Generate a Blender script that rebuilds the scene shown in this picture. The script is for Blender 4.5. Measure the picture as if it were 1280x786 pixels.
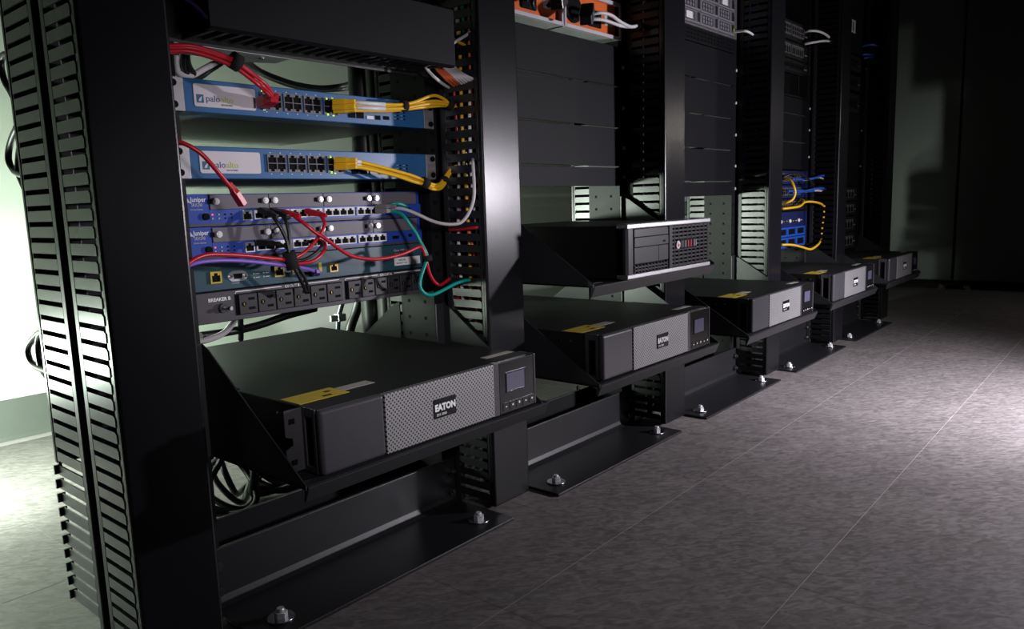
import bpy, math, random
from mathutils import Vector, Matrix
random.seed(7)
SC = bpy.context.scene
COL = SC.collection
for o in list(bpy.data.objects):
    bpy.data.objects.remove(o)

# ------------------------------------------------------------------ camera, world, lights, exposure
camd = bpy.data.cameras.new('camera')
cam = bpy.data.objects.new('camera', camd)
COL.objects.link(cam)
camd.sensor_fit = 'HORIZONTAL'
camd.sensor_width = 36.0
camd.lens = 950.89 / 1280 * 36.0
camd.clip_start = 0.02
YAW, PITCH, ROLL = 0.86522, -0.14535, -0.0322
cam.matrix_world = (Matrix.Translation((-0.73765, -1.00663, 0.56647)) @ Matrix.Rotation(-YAW, 4, 'Z')
                    @ Matrix.Rotation(math.pi / 2 + PITCH, 4, 'X') @ Matrix.Rotation(ROLL, 4, 'Z'))
SC.camera = cam

world = bpy.data.worlds.new('dark_room')
world.use_nodes = True
world.node_tree.nodes['Background'].inputs[0].default_value = (0.55, 0.5, 0.62, 1)
world.node_tree.nodes['Background'].inputs[1].default_value = 0.006
SC.world = world

def aim(o, target):
    o.rotation_euler = (Vector(target) - o.location).to_track_quat('-Z', 'Y').to_euler()

def spot(name, loc, target, power, color, size_deg, blend, radius):
    d = bpy.data.lights.new(name, 'SPOT')
    d.energy = power; d.color = color; d.spot_size = math.radians(size_deg); d.spot_blend = blend
    d.shadow_soft_size = radius
    o = bpy.data.objects.new(name, d); COL.objects.link(o)
    o.location = loc; aim(o, target)
    return o

def point(name, loc, power, color, radius):
    d = bpy.data.lights.new(name, 'POINT')
    d.energy = power; d.color = color; d.shadow_soft_size = radius
    o = bpy.data.objects.new(name, d); COL.objects.link(o)
    o.location = loc
    return o

# hand lamp behind the left end of the row, low beside the rear wall: main beam on the wall, spill all round
spot('rear_lamp', (-0.58, 0.76, 0.24), (-0.12, 1.06, 0.06), 54, (0.86, 1.0, 0.86), 165, 1.0, 0.05)
point('rear_lamp_spill', (-0.60, 0.72, 0.28), 12, (0.86, 1.0, 0.86), 0.05)
# second lamp behind the second rack
point('rear_lamp_far', (0.02, 0.66, 0.45), 2.2, (0.86, 1.0, 0.86), 0.05)
spot('rear_lamp_beam', (0.02, 0.66, 0.45), (1.50, -0.05, 0.46), 60, (0.86, 1.0, 0.86), 56, 0.8, 0.05)
# hand lamp held in the aisle at the right, beam towards the floor before the racks
spot('aisle_lamp', (1.54, -1.36, 0.62), (1.14, -0.42, 0.24), 74, (0.96, 0.91, 1.0), 150, 1.0, 0.04)
spot('aisle_lamp_floor_beam', (1.52, -1.32, 0.56), (1.64, -0.72, 0.0), 84, (0.95, 0.90, 1.0), 100, 1.0, 0.04)
# faint fill light added to brighten the far end of the aisle
point('aisle_fill_far', (3.20, -1.30, 0.95), 4, (1.0, 0.93, 0.84), 0.06)
# weak torch beside the camera, beam on the nearest rack's equipment
spot('front_torch', (-0.26, -1.04, 0.66), (0.06, -0.02, 0.46), 20, (1.0, 0.95, 1.0), 56, 1.0, 0.07)

SC.view_settings.view_transform = 'Standard'
SC.view_settings.look = 'None'
SC.view_settings.gamma = 1.0
SC.view_settings.use_curve_mapping = False
SC.view_settings.exposure = 0.0

# ------------------------------------------------------------------ materials
def mat(name, color, rough=0.5, metal=0.0, vary=0.12, scale=40.0, bump=0.0, emit=0.0, spec=0.5, stretch=(1, 1, 1)):
    m = bpy.data.materials.new(name); m.use_nodes = True
    nt = m.node_tree; b = nt.nodes['Principled BSDF']
    tc = nt.nodes.new('ShaderNodeTexCoord'); mp = nt.nodes.new('ShaderNodeMapping')
    mp.inputs['Scale'].default_value = stretch
    nz = nt.nodes.new('ShaderNodeTexNoise'); nz.inputs['Scale'].default_value = scale; nz.inputs['Detail'].default_value = 4
    rp = nt.nodes.new('ShaderNodeMix'); rp.data_type = 'RGBA'
    rp.inputs[6].default_value = tuple(c * (1 - vary) for c in color) + (1,)
    rp.inputs[7].default_value = tuple(min(1, c * (1 + vary)) for c in color) + (1,)
    nt.links.new(tc.outputs['Object'], mp.inputs[0]); nt.links.new(mp.outputs[0], nz.inputs['Vector'])
    nt.links.new(nz.outputs['Fac'], rp.inputs[0]); nt.links.new(rp.outputs[2], b.inputs['Base Color'])
    b.inputs['Roughness'].default_value = rough; b.inputs['Metallic'].default_value = metal
    b.inputs['Specular IOR Level'].default_value = spec
    if bump:
        bp = nt.nodes.new('ShaderNodeBump'); bp.inputs['Strength'].default_value = bump
        bp.inputs['Distance'].default_value = 0.0004
        n2 = nt.nodes.new('ShaderNodeTexNoise'); n2.inputs['Scale'].default_value = 900
        nt.links.new(tc.outputs['Object'], n2.inputs['Vector']); nt.links.new(n2.outputs['Fac'], bp.inputs['Height'])
        nt.links.new(bp.outputs[0], b.inputs['Normal'])
    if emit:
        b.inputs['Emission Color'].default_value = tuple(color) + (1,); b.inputs['Emission Strength'].default_value = emit
    return m

def grille_mat():
    m = mat('perforated_grey', (0.30, 0.295, 0.30), 0.42, 0.3, bump=0.05)
    nt = m.node_tree; b = nt.nodes['Principled BSDF']
    tc = [n for n in nt.nodes if n.type == 'TEX_COORD'][0]
    mixc = [n for n in nt.nodes if n.type == 'MIX'][0]
    sp = nt.nodes.new('ShaderNodeSeparateXYZ'); nt.links.new(tc.outputs['Object'], sp.inputs[0])
    def sn(sock):
        a = nt.nodes.new('ShaderNodeMath'); a.operation = 'MULTIPLY'; a.inputs[1].default_value = 920; nt.links.new(sock, a.inputs[0])
        s = nt.nodes.new('ShaderNodeMath'); s.operation = 'SINE'; nt.links.new(a.outputs[0], s.inputs[0]); return s
    a, c = sn(sp.outputs[0]), sn(sp.outputs[2])
    p = nt.nodes.new('ShaderNodeMath'); p.operation = 'MULTIPLY'; nt.links.new(a.outputs[0], p.inputs[0]); nt.links.new(c.outputs[0], p.inputs[1])
    g = nt.nodes.new('ShaderNodeMath'); g.operation = 'GREATER_THAN'; g.inputs[1].default_value = 0.38; nt.links.new(p.outputs[0], g.inputs[0])
    mx = nt.nodes.new('ShaderNodeMix'); mx.data_type = 'RGBA'; mx.inputs[7].default_value = (0.01, 0.01, 0.012, 1)
    nt.links.new(g.outputs[0], mx.inputs[0]); nt.links.new(mixc.outputs[2], mx.inputs[6]); nt.links.new(mx.outputs[2], b.inputs['Base Color'])
    return m

def tile_mat():
    m = bpy.data.materials.new('vinyl_tile'); m.use_nodes = True
    nt = m.node_tree; b = nt.nodes['Principled BSDF']
    geo = nt.nodes.new('ShaderNodeNewGeometry'); mp = nt.nodes.new('ShaderNodeMapping')
    mp.vector_type = 'TEXTURE'; mp.inputs['Scale'].default_value = (2.6, 1, 1); mp.inputs['Rotation'].default_value = (0, 0, -0.75)
    n1 = nt.nodes.new('ShaderNodeTexNoise'); n1.inputs['Scale'].default_value = 105; n1.inputs['Detail'].default_value = 5; n1.inputs['Distortion'].default_value = 1.2
    n2 = nt.nodes.new('ShaderNodeTexNoise'); n2.inputs['Scale'].default_value = 9; n2.inputs['Detail'].default_value = 3
    nt.links.new(geo.outputs['Position'], mp.inputs[0]); nt.links.new(mp.outputs[0], n1.inputs['Vector']); nt.links.new(geo.outputs['Position'], n2.inputs['Vector'])
    r = nt.nodes.new('ShaderNodeValToRGB')
    r.color_ramp.elements[0].position = 0.36; r.color_ramp.elements[0].color = (0.150, 0.134, 0.130, 1)
    r.color_ramp.elements[1].position = 0.66; r.color_ramp.elements[1].color = (0.275, 0.252, 0.248, 1)
    nt.links.new(n1.outputs['Fac'], r.inputs[0])
    oi = nt.nodes.new('ShaderNodeObjectInfo')
    mr = nt.nodes.new('ShaderNodeMapRange'); mr.inputs[3].default_value = 0.93; mr.inputs[4].default_value = 1.06
    nt.links.new(oi.outputs['Random'], mr.inputs[0])
    mr2 = nt.nodes.new('ShaderNodeMapRange'); mr2.inputs[1].default_value = 0.3; mr2.inputs[2].default_value = 0.7; mr2.inputs[3].default_value = 0.9; mr2.inputs[4].default_value = 1.1
    nt.links.new(n2.outputs['Fac'], mr2.inputs[0])
    mu = nt.nodes.new('ShaderNodeMath'); mu.operation = 'MULTIPLY'; nt.links.new(mr.outputs[0], mu.inputs[0]); nt.links.new(mr2.outputs[0], mu.inputs[1])
    hs = nt.nodes.new('ShaderNodeHueSaturation'); nt.links.new(r.outputs[0], hs.inputs['Color']); nt.links.new(mu.outputs[0], hs.inputs['Value'])
    nt.links.new(hs.outputs[0], b.inputs['Base Color'])
    rr = nt.nodes.new('ShaderNodeMapRange'); rr.inputs[3].default_value = 0.42; rr.inputs[4].default_value = 0.62
    nt.links.new(n1.outputs['Fac'], rr.inputs[0]); nt.links.new(rr.outputs[0], b.inputs['Roughness'])
    bp = nt.nodes.new('ShaderNodeBump'); bp.inputs['Strength'].default_value = 0.25; bp.inputs['Distance'].default_value = 0.0006
    nt.links.new(n1.outputs['Fac'], bp.inputs['Height']); nt.links.new(bp.outputs[0], b.inputs['Normal'])
    return m

M = {
    'black': mat('black_powder_coat', (0.020, 0.020, 0.023), 0.42, bump=0.15),
    'cover': mat('black_cover_paint', (0.008, 0.0078, 0.0100), 0.27, bump=0.12, spec=0.30),
    'finger': mat('black_finger_plastic', (0.016, 0.017, 0.017), 0.32, bump=0.05),
    'post': mat('black_post_paint', (0.007, 0.007, 0.008), 0.5, bump=0.15, spec=0.22),
    'panel': mat('textured_black_panel', (0.0046, 0.0044, 0.0068), 0.55, bump=0.5, spec=0.16),
    'foot': mat('rough_black_angle_steel', (0.014, 0.014, 0.016), 0.38, bump=0.35),
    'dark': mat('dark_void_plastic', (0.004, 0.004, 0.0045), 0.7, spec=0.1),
    'satin': mat('satin_black_chassis', (0.011, 0.012, 0.011), 0.55, bump=0.1, spec=0.25),
    'bezel': mat('charcoal_bezel_plastic', (0.050, 0.048, 0.054), 0.30, bump=0.1),
    'gloss': mat('gloss_black_plastic', (0.009, 0.0085, 0.009), 0.2, spec=0.3),
    'greyp': mat('grey_plastic', (0.16, 0.155, 0.165), 0.4, bump=0.05),
    'grille': grille_mat(),
    'screen': mat('display_glass', (0.085, 0.08, 0.13), 0.2),
    'white': mat('white_print', (0.80, 0.80, 0.80), 0.5),
    'offwhite': mat('grey_white_label', (0.62, 0.58, 0.62), 0.5, vary=0.06),
    'steel': mat('bright_zinc_steel', (0.62, 0.63, 0.66), 0.25, 1.0),
    'alum': mat('brushed_aluminium', (0.62, 0.61, 0.63), 0.34, 0.9, scale=30, stretch=(1, 1, 12)),
    'darksteel': mat('dark_steel', (0.10, 0.10, 0.11), 0.35, 0.9),
    'galv': mat('galvanised_steel', (0.62, 0.66, 0.62), 0.5, 0.1),
    'zinc': mat('zinc_plated_fastener', (0.78, 0.78, 0.80), 0.32, 0.45),
    'palo': mat('blue_firewall_paint', (0.026, 0.118, 0.30), 0.36, bump=0.1),
    'paloback': mat('grey_green_chassis', (0.14, 0.16, 0.145), 0.5),
    'juniper': mat('deep_blue_panel', (0.018, 0.060, 0.36), 0.38),
    'blade': mat('grey_violet_blade', (0.125, 0.115, 0.135), 0.45, bump=0.15),
    'router': mat('slate_teal_panel', (0.022, 0.070, 0.098), 0.4, bump=0.1),
    'pdu': mat('dark_violet_grey_panel', (0.060, 0.054, 0.066), 0.45, bump=0.15),
    'outlet': mat('black_outlet_plastic', (0.026, 0.024, 0.028), 0.45),
    'red': mat('red_cable_jacket', (0.50, 0.012, 0.025), 0.32),
    'yellow': mat('yellow_cable_jacket', (0.86, 0.50, 0.02), 0.35),
    'teal': mat('teal_cable_jacket', (0.0, 0.30, 0.25), 0.35),
    'purple': mat('purple_cable_jacket', (0.22, 0.12, 0.58), 0.4),
    'greyc': mat('pale_grey_cable_jacket', (0.60, 0.56, 0.58), 0.4),
    'whitec': mat('white_cable_jacket', (0.78, 0.76, 0.78), 0.4),
    'orangec': mat('orange_cable_jacket', (0.85, 0.17, 0.06), 0.4),
    'bluec': mat('blue_cable_jacket', (0.015, 0.09, 0.45), 0.35),
    'blackc': mat('black_cord_rubber', (0.012, 0.013, 0.013), 0.4),
    'velcro': mat('black_hook_and_loop', (0.006, 0.006, 0.007), 0.9, bump=0.8),
    'orange': mat('orange_plate', (0.85, 0.16, 0.02), 0.45),
    'brass': mat('brass_contact', (0.62, 0.45, 0.14), 0.3, 0.9),
    'yellowp': mat('yellow_port_frame', (0.55, 0.42, 0.03), 0.45),
    'stick_y': mat('yellow_warning_label', (0.62, 0.46, 0.03), 0.5, vary=0.2),
    'stick_w': mat('beige_label', (0.42, 0.39, 0.33), 0.5),
    'limetext': mat('lime_print', (0.45, 0.52, 0.05), 0.5),
    'navytext': mat('navy_print', (0.03, 0.08, 0.20), 0.5),
    'logo_blue': mat('logo_blue_print', (0.01, 0.10, 0.22), 0.5),
    'led_g': mat('green_indicator', (0.45, 1.0, 0.05), 0.3, emit=1.5),
    'led_y': mat('amber_green_indicator', (0.85, 0.9, 0.1), 0.3, emit=1.2),
    'led_r': mat('red_indicator', (1.0, 0.10, 0.12), 0.3, emit=1.0),
    'led_o': mat('pale_indicator', (0.35, 0.5, 0.35), 0.3),
    'wall': mat('pale_green_wall_paint', (0.66, 0.73, 0.62), 0.7, vary=0.03, scale=6, bump=0.2),
    'base': mat('grey_green_vinyl_base', (0.12, 0.135, 0.118), 0.5, vary=0.06),
    'grout': mat('pale_tile_joint', (0.50, 0.46, 0.45), 0.6),
    'tile': tile_mat(),
    'cabinet': mat('dark_cabinet_paint', (0.011, 0.0115, 0.011), 0.4, vary=0.2, scale=3),
    'farblue': mat('navy_module_paint', (0.008, 0.016, 0.085), 0.45),
    'drive': mat('grey_drive_tray', (0.26, 0.25, 0.28), 0.4, 0.3),
}

# ------------------------------------------------------------------ mesh helpers
class MB:
    def __init__(self):
        self.v, self.f, self.s = [], [], []
    def box(self, x0, x1, y0, y1, z0, z1):
        i = len(self.v)
        for z in (z0, z1):
            for y in (y0, y1):
                for x in (x0, x1):
                    self.v.append((x, y, z))
        for q in ((0, 2, 3, 1), (4, 5, 7, 6), (0, 1, 5, 4), (2, 6, 7, 3), (0, 4, 6, 2), (1, 3, 7, 5)):
            self.f.append(tuple(i + a for a in q)); self.s.append(False)
        return self
    def prism(self, poly, axis, a, b):
        """extrude a 2-D outline along an axis: 'x' uses (y,z), 'y' uses (x,z), 'z' uses (x,y)"""
        def P(p, t):
            return (t, p[0], p[1]) if axis == 'x' else (p[0], t, p[1]) if axis == 'y' else (p[0], p[1], t)
        i, n = len(self.v), len(poly)
        self.v += [P(p, a) for p in poly] + [P(p, b) for p in poly]
        self.f.append(tuple(range(i, i + n))); self.f.append(tuple(range(i + 2 * n - 1, i + n - 1, -1)))
        self.s += [False, False]
        for k in range(n):
            self.f.append((i + k, i + n + k, i + n + (k + 1) % n, i + (k + 1) % n)); self.s.append(False)
        return self
    def cyl(self, p0, p1, r0, r1=None, n=12, smooth=True):
        r1 = r0 if r1 is None else r1
        p0, p1 = Vector(p0), Vector(p1)
        d = (p1 - p0).normalized()
        a = d.cross(Vector((0, 0, 1)) if abs(d.z) < 0.9 else Vector((1, 0, 0))).normalized(); b = d.cross(a)
        i = len(self.v)
        for p, r in ((p0, r0), (p1, r1)):
            for k in range(n):
                t = 2 * math.pi * k / n
                self.v.append(tuple(p + a * (r * math.cos(t)) + b * (r * math.sin(t))))
        for k in range(n):
            self.f.append((i + k, i + (k + 1) % n, i + n + (k + 1) % n, i + n + k)); self.s.append(smooth)
        self.f.append(tuple(range(i + n - 1, i - 1, -1))); self.f.append(tuple(range(i + n, i + 2 * n))); self.s += [False, False]
        return self
    def tube(self, pts, r, n=8, sub=5):
        P = [Vector(p) for p in pts]
        Q = []
        for k in range(len(P) - 1):
            a, b, c, d = P[max(0, k - 1)], P[k], P[k + 1], P[min(len(P) - 1, k + 2)]
            for j in range(sub):
                t = j / sub
                Q.append(0.5 * ((2 * b) + (c - a) * t + (2 * a - 5 * b + 4 * c - d) * t * t + (3 * b - a - 3 * c + d) * t ** 3))
        Q.append(P[-1])
        i = len(self.v)
        nrm = None
        for k, q in enumerate(Q):
            d = (Q[min(k + 1, len(Q) - 1)] - Q[max(0, k - 1)]).normalized()
            if nrm is None:
                nrm = d.cross(Vector((0, 0, 1)) if abs(d.z) < 0.9 else Vector((1, 0, 0))).normalized()
            else:
                nrm = (nrm - d * nrm.dot(d)).normalized()
            b = d.cross(nrm)
            for j in range(n):
                t = 2 * math.pi * j / n
                self.v.append(tuple(q + nrm * (r * math.cos(t)) + b * (r * math.sin(t))))
        for k in range(len(Q) - 1):
            for j in range(n):
                a = i + k * n
                self.f.append((a + j, a + (j + 1) % n, a + n + (j + 1) % n, a + n + j)); self.s.append(True)
        e = i + (len(Q) - 1) * n
        self.f.append(tuple(range(i + n - 1, i - 1, -1))); self.f.append(tuple(range(e, e + n))); self.s += [False, False]
        return self
    def frame(self, x0, x1, z0, z1, y0, y1, cols, rows, bx, bz):
        """front-facing lattice: outer frame and bars around cols x rows openings"""
        for c in range(cols + 1):
            x = x0 + (x1 - x0 - bx) * c / cols
            self.box(x, x + bx, y0, y1, z0, z1)
        for r in range(rows + 1):
            z = z0 + (z1 - z0 - bz) * r / rows
            for c in range(cols):
                xa = x0 + (x1 - x0 - bx) * c / cols + bx; xb = x0 + (x1 - x0 - bx) * (c + 1) / cols
                self.box(xa, xb, y0, y1, z, z + bz)
        return self
    def mesh(self, name):
        me = bpy.data.meshes.new(name)
        me.from_pydata(self.v, [], self.f)
        me.polygons.foreach_set('use_smooth', self.s)
        me.update()
        return me

def link_mesh(name, me, m, parent=None, loc=(0, 0, 0), rot=None, bevel=0.0, seg=2):
    if m and not me.materials:
        me.materials.append(M[m])
    o = bpy.data.objects.new(name, me); COL.objects.link(o)
    o.location = loc
    if rot: o.rotation_euler = rot
    if parent: o.parent = parent
    if bevel:
        b = o.modifiers.new('edge', 'BEVEL'); b.width = bevel; b.segments = seg; b.limit_method = 'ANGLE'
    return o

def part(name, mb, m, parent=None, loc=(0, 0, 0), rot=None, bevel=0.0, seg=2, label=None):
    o = link_mesh(name, mb.mesh(name), m, parent, loc, rot, bevel, seg)
    if label: o['label'] = label
    return o

def tag(o, label, cat, group=None):
    o['label'] = label; o['category'] = cat
    if group: o['group'] = group
    return o

def thing(name, label, cat, loc=(0, 0, 0), group=None):
    o = bpy.data.objects.new(name, None); COL.objects.link(o)
    o.location = loc; o.empty_display_size = 0.05
    return tag(o, label, cat, group)

def structure(o):
    o['kind'] = 'structure'
    return o

def copy_tree(o, parent=None):
    c = o.copy(); COL.objects.link(c); c.parent = parent
    for ch in o.children:
        copy_tree(ch, c)
    return c

TEXT = {}
def text(name, s, size, loc, m, parent, align='LEFT', rot=(math.pi / 2, 0, 0), sx=1.0, bold=0.0):
    key = (s, size, m, align)
    if key not in TEXT:
        cu = bpy.data.curves.new('lettering', 'FONT'); cu.body = s; cu.size = size; cu.align_x = align
        cu.extrude = 0.00015; cu.offset = bold; cu.resolution_u = 2
        t = bpy.data.objects.new('lettering', cu); COL.objects.link(t)
        bpy.context.view_layer.update()
        me = bpy.data.meshes.new_from_object(t.evaluated_get(bpy.context.evaluated_depsgraph_get()))
        bpy.data.objects.remove(t); bpy.data.curves.remove(cu)
        me.materials.clear(); me.materials.append(M[m])
        TEXT[key] = me
    o = link_mesh(name, TEXT[key], None, parent, loc, rot)
    o.scale = (sx, 1, 1)
    return o

PITCH_X = 0.6364          # bay to bay
RACK_H = 2.13
U = 0.0464

# ------------------------------------------------------------------ the room
FL = MB().box(-1.84, 4.96, -2.14, 1.236, -0.06, -0.0003)
floor = structure(part('floor', FL, 'grout'))
TS = 0.3048
tile_me = MB().box(0.0003, TS - 0.0003, 0.0006, TS - 0.0006, -0.0002, 0.0).mesh('tile'); tile_me.materials.append(M['tile'])
for i in range(22):
    for j in range(12):
        x, y = -1.82 + i * TS, -0.3375 - 6 * TS + j * TS
        if y < -2.0 and i > 11: continue
        if y + TS > 1.236:
            continue
        link_mesh('tile', tile_me, None, floor, (x, y, 0))
edge_y = -0.3375 + 5 * TS
wall_b = structure(part('wall_back', MB().box(-1.84, 4.96, 1.236, 1.32, -0.06, 2.7), 'wall'))
bb = structure(part('baseboard_back', MB().prism([(1.2365, 0.0), (1.2235, 0.0), (1.229, 0.010), (1.229, 0.102), (1.232, 0.106), (1.2365, 0.106)], 'x', -1.84, 4.96), 'base'))
wall_r = structure(part('wall_right', MB().box(4.96, 5.04, -2.14, 1.32, -0.06, 2.7), 'cabinet'))

# tall dark cabinets closing the aisle
def tall_cabinet(y0, y1, label):
    t = thing('tall_cabinet', label, 'cabinet', (4.12, (y0 + y1) / 2, 0), 'tall dark cabinets across the end of the aisle')
    w = (y1 - y0) / 2
    part('body', MB().box(0.02, 0.72, -w, w, 0.055, 2.1), 'cabinet', t)
    part('plinth', MB().box(0.06, 0.68, -w + 0.02, w - 0.02, 0.03, 0.055), 'dark', t)
    d = part('door', MB().box(0.0, 0.019, -w + 0.004, w - 0.004, 0.06, 2.09), 'cabinet', t, bevel=0.002)
    part('handle', MB().box(-0.010, 0.0, w - 0.50, w - 0.32, 0.775, 0.795), 'dark', d)
    for sy in (-1, 1):
        part('leveling_foot', MB().cyl((0.07, sy * (w - 0.06), 0), (0.07, sy * (w - 0.06), 0.03), 0.022, 0.018), 'greyp', t)
    return t
tall_cabinet(-0.135, 0.80, 'tall dark cabinet at the aisle end, half hidden behind the farthest rack')
tall_cabinet(-1.10, -0.14, 'tall dark cabinet with a recessed handle at the far right of the aisle')

# ------------------------------------------------------------------ racks
def rack(k, label):
    t = thing('two_post_rack', label, 'rack', (k * PITCH_X, 0, 0), 'black two-post racks standing in a row')
    for s in (-1, 1):
        a, b = 0.2256, 0.2512 if s > 0 else 0.2700
        mb = MB()
        mb.box(*sorted((s * a, s * (a + 0.003))), 0.0, 0.09, 0.0, RACK_H)
        mb.box(*sorted((s * (a + 0.003), s * b)), 0.0, 0.003, 0.0, RACK_H)
        mb.box(*sorted((s * (a + 0.003), s * b)), 0.087, 0.09, 0.0, RACK_H)
        po = part('post', mb, 'post', t)
        holes = MB()
        for n in range(66):
            for d in (0.006, 0.022, 0.038):
                z = 0.10 + n * 0.0308 + (d - 0.006) * 0.2
            holes.box(*sorted((s * 0.2345, s * 0.2435)), -0.0004, 0.0002, z, z + 0.007)
        h = part('rail_hole', holes, 'dark', po); h['kind'] = 'stuff'
        side = MB()
        for n in range(66):
            for y in (0.022, 0.066):
                z = 0.11 + n * 0.0308
                side.box(*sorted((s * 0.2252, s * 0.2257)), y, y + 0.006, z, z + 0.006)
        h = part('side_hole', side, 'dark', po); h['kind'] = 'stuff'
    for rear in (0, 1):
        yv = 0.0 if not rear else 0.09
        sg = -1 if not rear else 1
        y_up, y_out = (-0.002, -0.154) if not rear else (0.092, 0.244)
        wi = 0.2513
        # folded angle: upright leg bolted to the posts, flat leg on the floor
        prof = [(y_up, 0.090), (y_up, 0.016), (y_up + sg * 0.002, 0.0095), (y_up + sg * 0.010, 0.006), (y_out, 0.006), (y_out, 0.0),
                (y_up - sg * 0.0, 0.0), (y_up - sg * 0.0, 0.004)]
        th = 0.006
        prof = [(y_up, 0.090), (y_up + sg * th, 0.090), (y_up + sg * th, 0.018), (y_up + sg * (th + 0.0035), 0.0095), (y_up + sg * (th + 0.012), th),
                (y_out, th), (y_out, 0.0), (y_up + sg * 0.006, 0.0), (y_up, 0.006)]
        fo = part('base_angle', MB().prism(prof, 'x', -wi, wi), 'foot', t, bevel=0.0012, label='black folded steel base angle')
        for s in (-1, 1):
            for z in (0.028, 0.066):
                yb = y_up + sg * th
                part('flange_bolt', MB().cyl((s * 0.238, yb, z), (s * 0.238, yb + sg * 0.007, z), 0.0085, n=6, smooth=False)
                     .cyl((s * 0.238, yb, z), (s * 0.238, yb + sg * 0.012, z), 0.004), 'darksteel', fo)
            if not rear:
                bx, by = s * 0.203, -0.112
                ab = part('anchor_bolt', MB().cyl((bx, by, 0.0085), (bx, by, 0.0165), 0.0092, n=6, smooth=False)
                          .cyl((bx, by, 0.0165), (bx, by, 0.0215), 0.005), 'zinc', fo, label='zinc anchor bolt through the base')
                part('washer', MB().cyl((bx, by, 0.0062), (bx, by, 0.0085), 0.0185, n=20), 'steel', fo)
    part('top_angle', MB().box(-0.2513, 0.2513, -0.003, 0.0, RACK_H - 0.09, RACK_H).box(-0.2513, 0.2513, 0.09, 0.093, RACK_H - 0.09, RACK_H), 'black', t)
    return t
for k, lb in enumerate(['nearest black two-post rack, holding the blue network boxes and red cables',
                        'black two-post rack second from the left, holding the desktop computer',
                        'black two-post rack third from the left, holding the silver equipment chassis',
                        'black two-post rack fourth from the left, holding yellow and blue patch cables',
                        'farthest black two-post rack, last before the dark cabinets']):
    rack(k, lb)

# ------------------------------------------------------------------ vertical cable managers
HW = 0.0507
finger_f = MB().prism([(-0.094, 0.0), (-0.094, 0.0105), (-0.090, 0.0135), (-0.022, 0.0135), (-0.022, 0.0)], 'x', 0.0, 0.0022).mesh('finger'); finger_f.materials.append(M['finger'])
def rear_finger(y0, y1, tip):
    mb = MB().prism([(y0, 0.0), (y0, 0.0135), (y1 - 0.004, 0.0135), (y1, 0.0105), (y1, 0.0)], 'x', 0.0, 0.0022)
    if tip:
        mb.box(-0.004, 0.006, y1 + 0.001, y1 + 0.004, 0.0005, 0.0130)
    me = mb.mesh('finger'); me.materials.append(M['finger'])
    return me
def manager(j, label, single):
    t = thing('vertical_cable_manager', label, 'cable manager', ((j - 0.5) * PITCH_X - 0.016, 0, 0), 'black vertical cable managers between the racks')
    zb = 0.012 if j else 0.026
    r0, r1 = (0.026, 0.108) if j == 0 else (0.074, 0.152)
    finger_r, finger_t = rear_finger(r0, r1, False), rear_finger(r0, r1 + 0.003, True)
    # front cover: shallow channel with rounded edges
    part('cover', MB().box(-HW, HW, -0.109, -0.097, zb, RACK_H), 'cover', t, bevel=0.004, seg=3, label='flat black front cover')
    part('rear_cover', MB().box(-HW, HW, r1 + 0.002, r1 + 0.013, 0.236, RACK_H), 'cover', t, bevel=0.003)
    # spine with its edge strips
    sp = MB().box(-HW + 0.010, HW - 0.010, -0.010, r0 - 0.010, 0.0, RACK_H)
    part('spine', sp, 'black', t)
    for s in (-1, 1):
        x0, x1 = sorted((s * (HW - 0.014), s * HW))
        part('edge_strip', MB().box(x0, x1, -0.022, -0.008, zb - 0.006, RACK_H), 'black', t, bevel=0.002)
        part('edge_strip', MB().box(x0, x1, r0 - 0.013, r0 + 0.001, zb - 0.006, RACK_H), 'black', t, bevel=0.002)
        lx0, lx1 = sorted((s * (HW - 0.006), s * (HW - 0.001)))
        part('retaining_lip', MB().box(lx0, lx1, -0.0985, -0.0945, zb, RACK_H).box(lx0, lx1, r1 + 0.0005, r1 + 0.0035, 0.236, RACK_H), 'finger', t)
    comb = MB()
    n = 0
    z = 0.022 if j else 0.042
    while z < 2.10:
        for s in (-1, 1):
            x = -HW if s < 0 else HW - 0.0022
            rear_me = finger_r if z > 0.226 else finger_t
            if s < 0 and single:
                link_mesh('finger', finger_f, None, t, (x, 0, z)); link_mesh('finger', rear_me, None, t, (x, 0, z))
                n += 2
            else:
                comb.box(x, x + 0.0022, -0.094, -0.022, z, z + 0.0135)
                comb.box(x, x + 0.0022, r0, r1 if z > 0.226 else r1 + 0.009, z, z + 0.0135)
        z += 0.020
    c = part('finger_comb', comb, 'dark', t); c['kind'] = 'stuff'
    return t
for j, lb in enumerate(['leftmost vertical cable manager, its slotted side lit pale green',
                        'vertical cable manager right of the blue network boxes, pale sheen on its cover',
                        'vertical cable manager right of the desktop computer',
                        'vertical cable manager right of the silver equipment chassis',
                        'vertical cable manager beside the yellow and blue patch cables',
                        'farthest vertical cable manager, at the end of the row']):
    manager(j, lb, j < 4)

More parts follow.
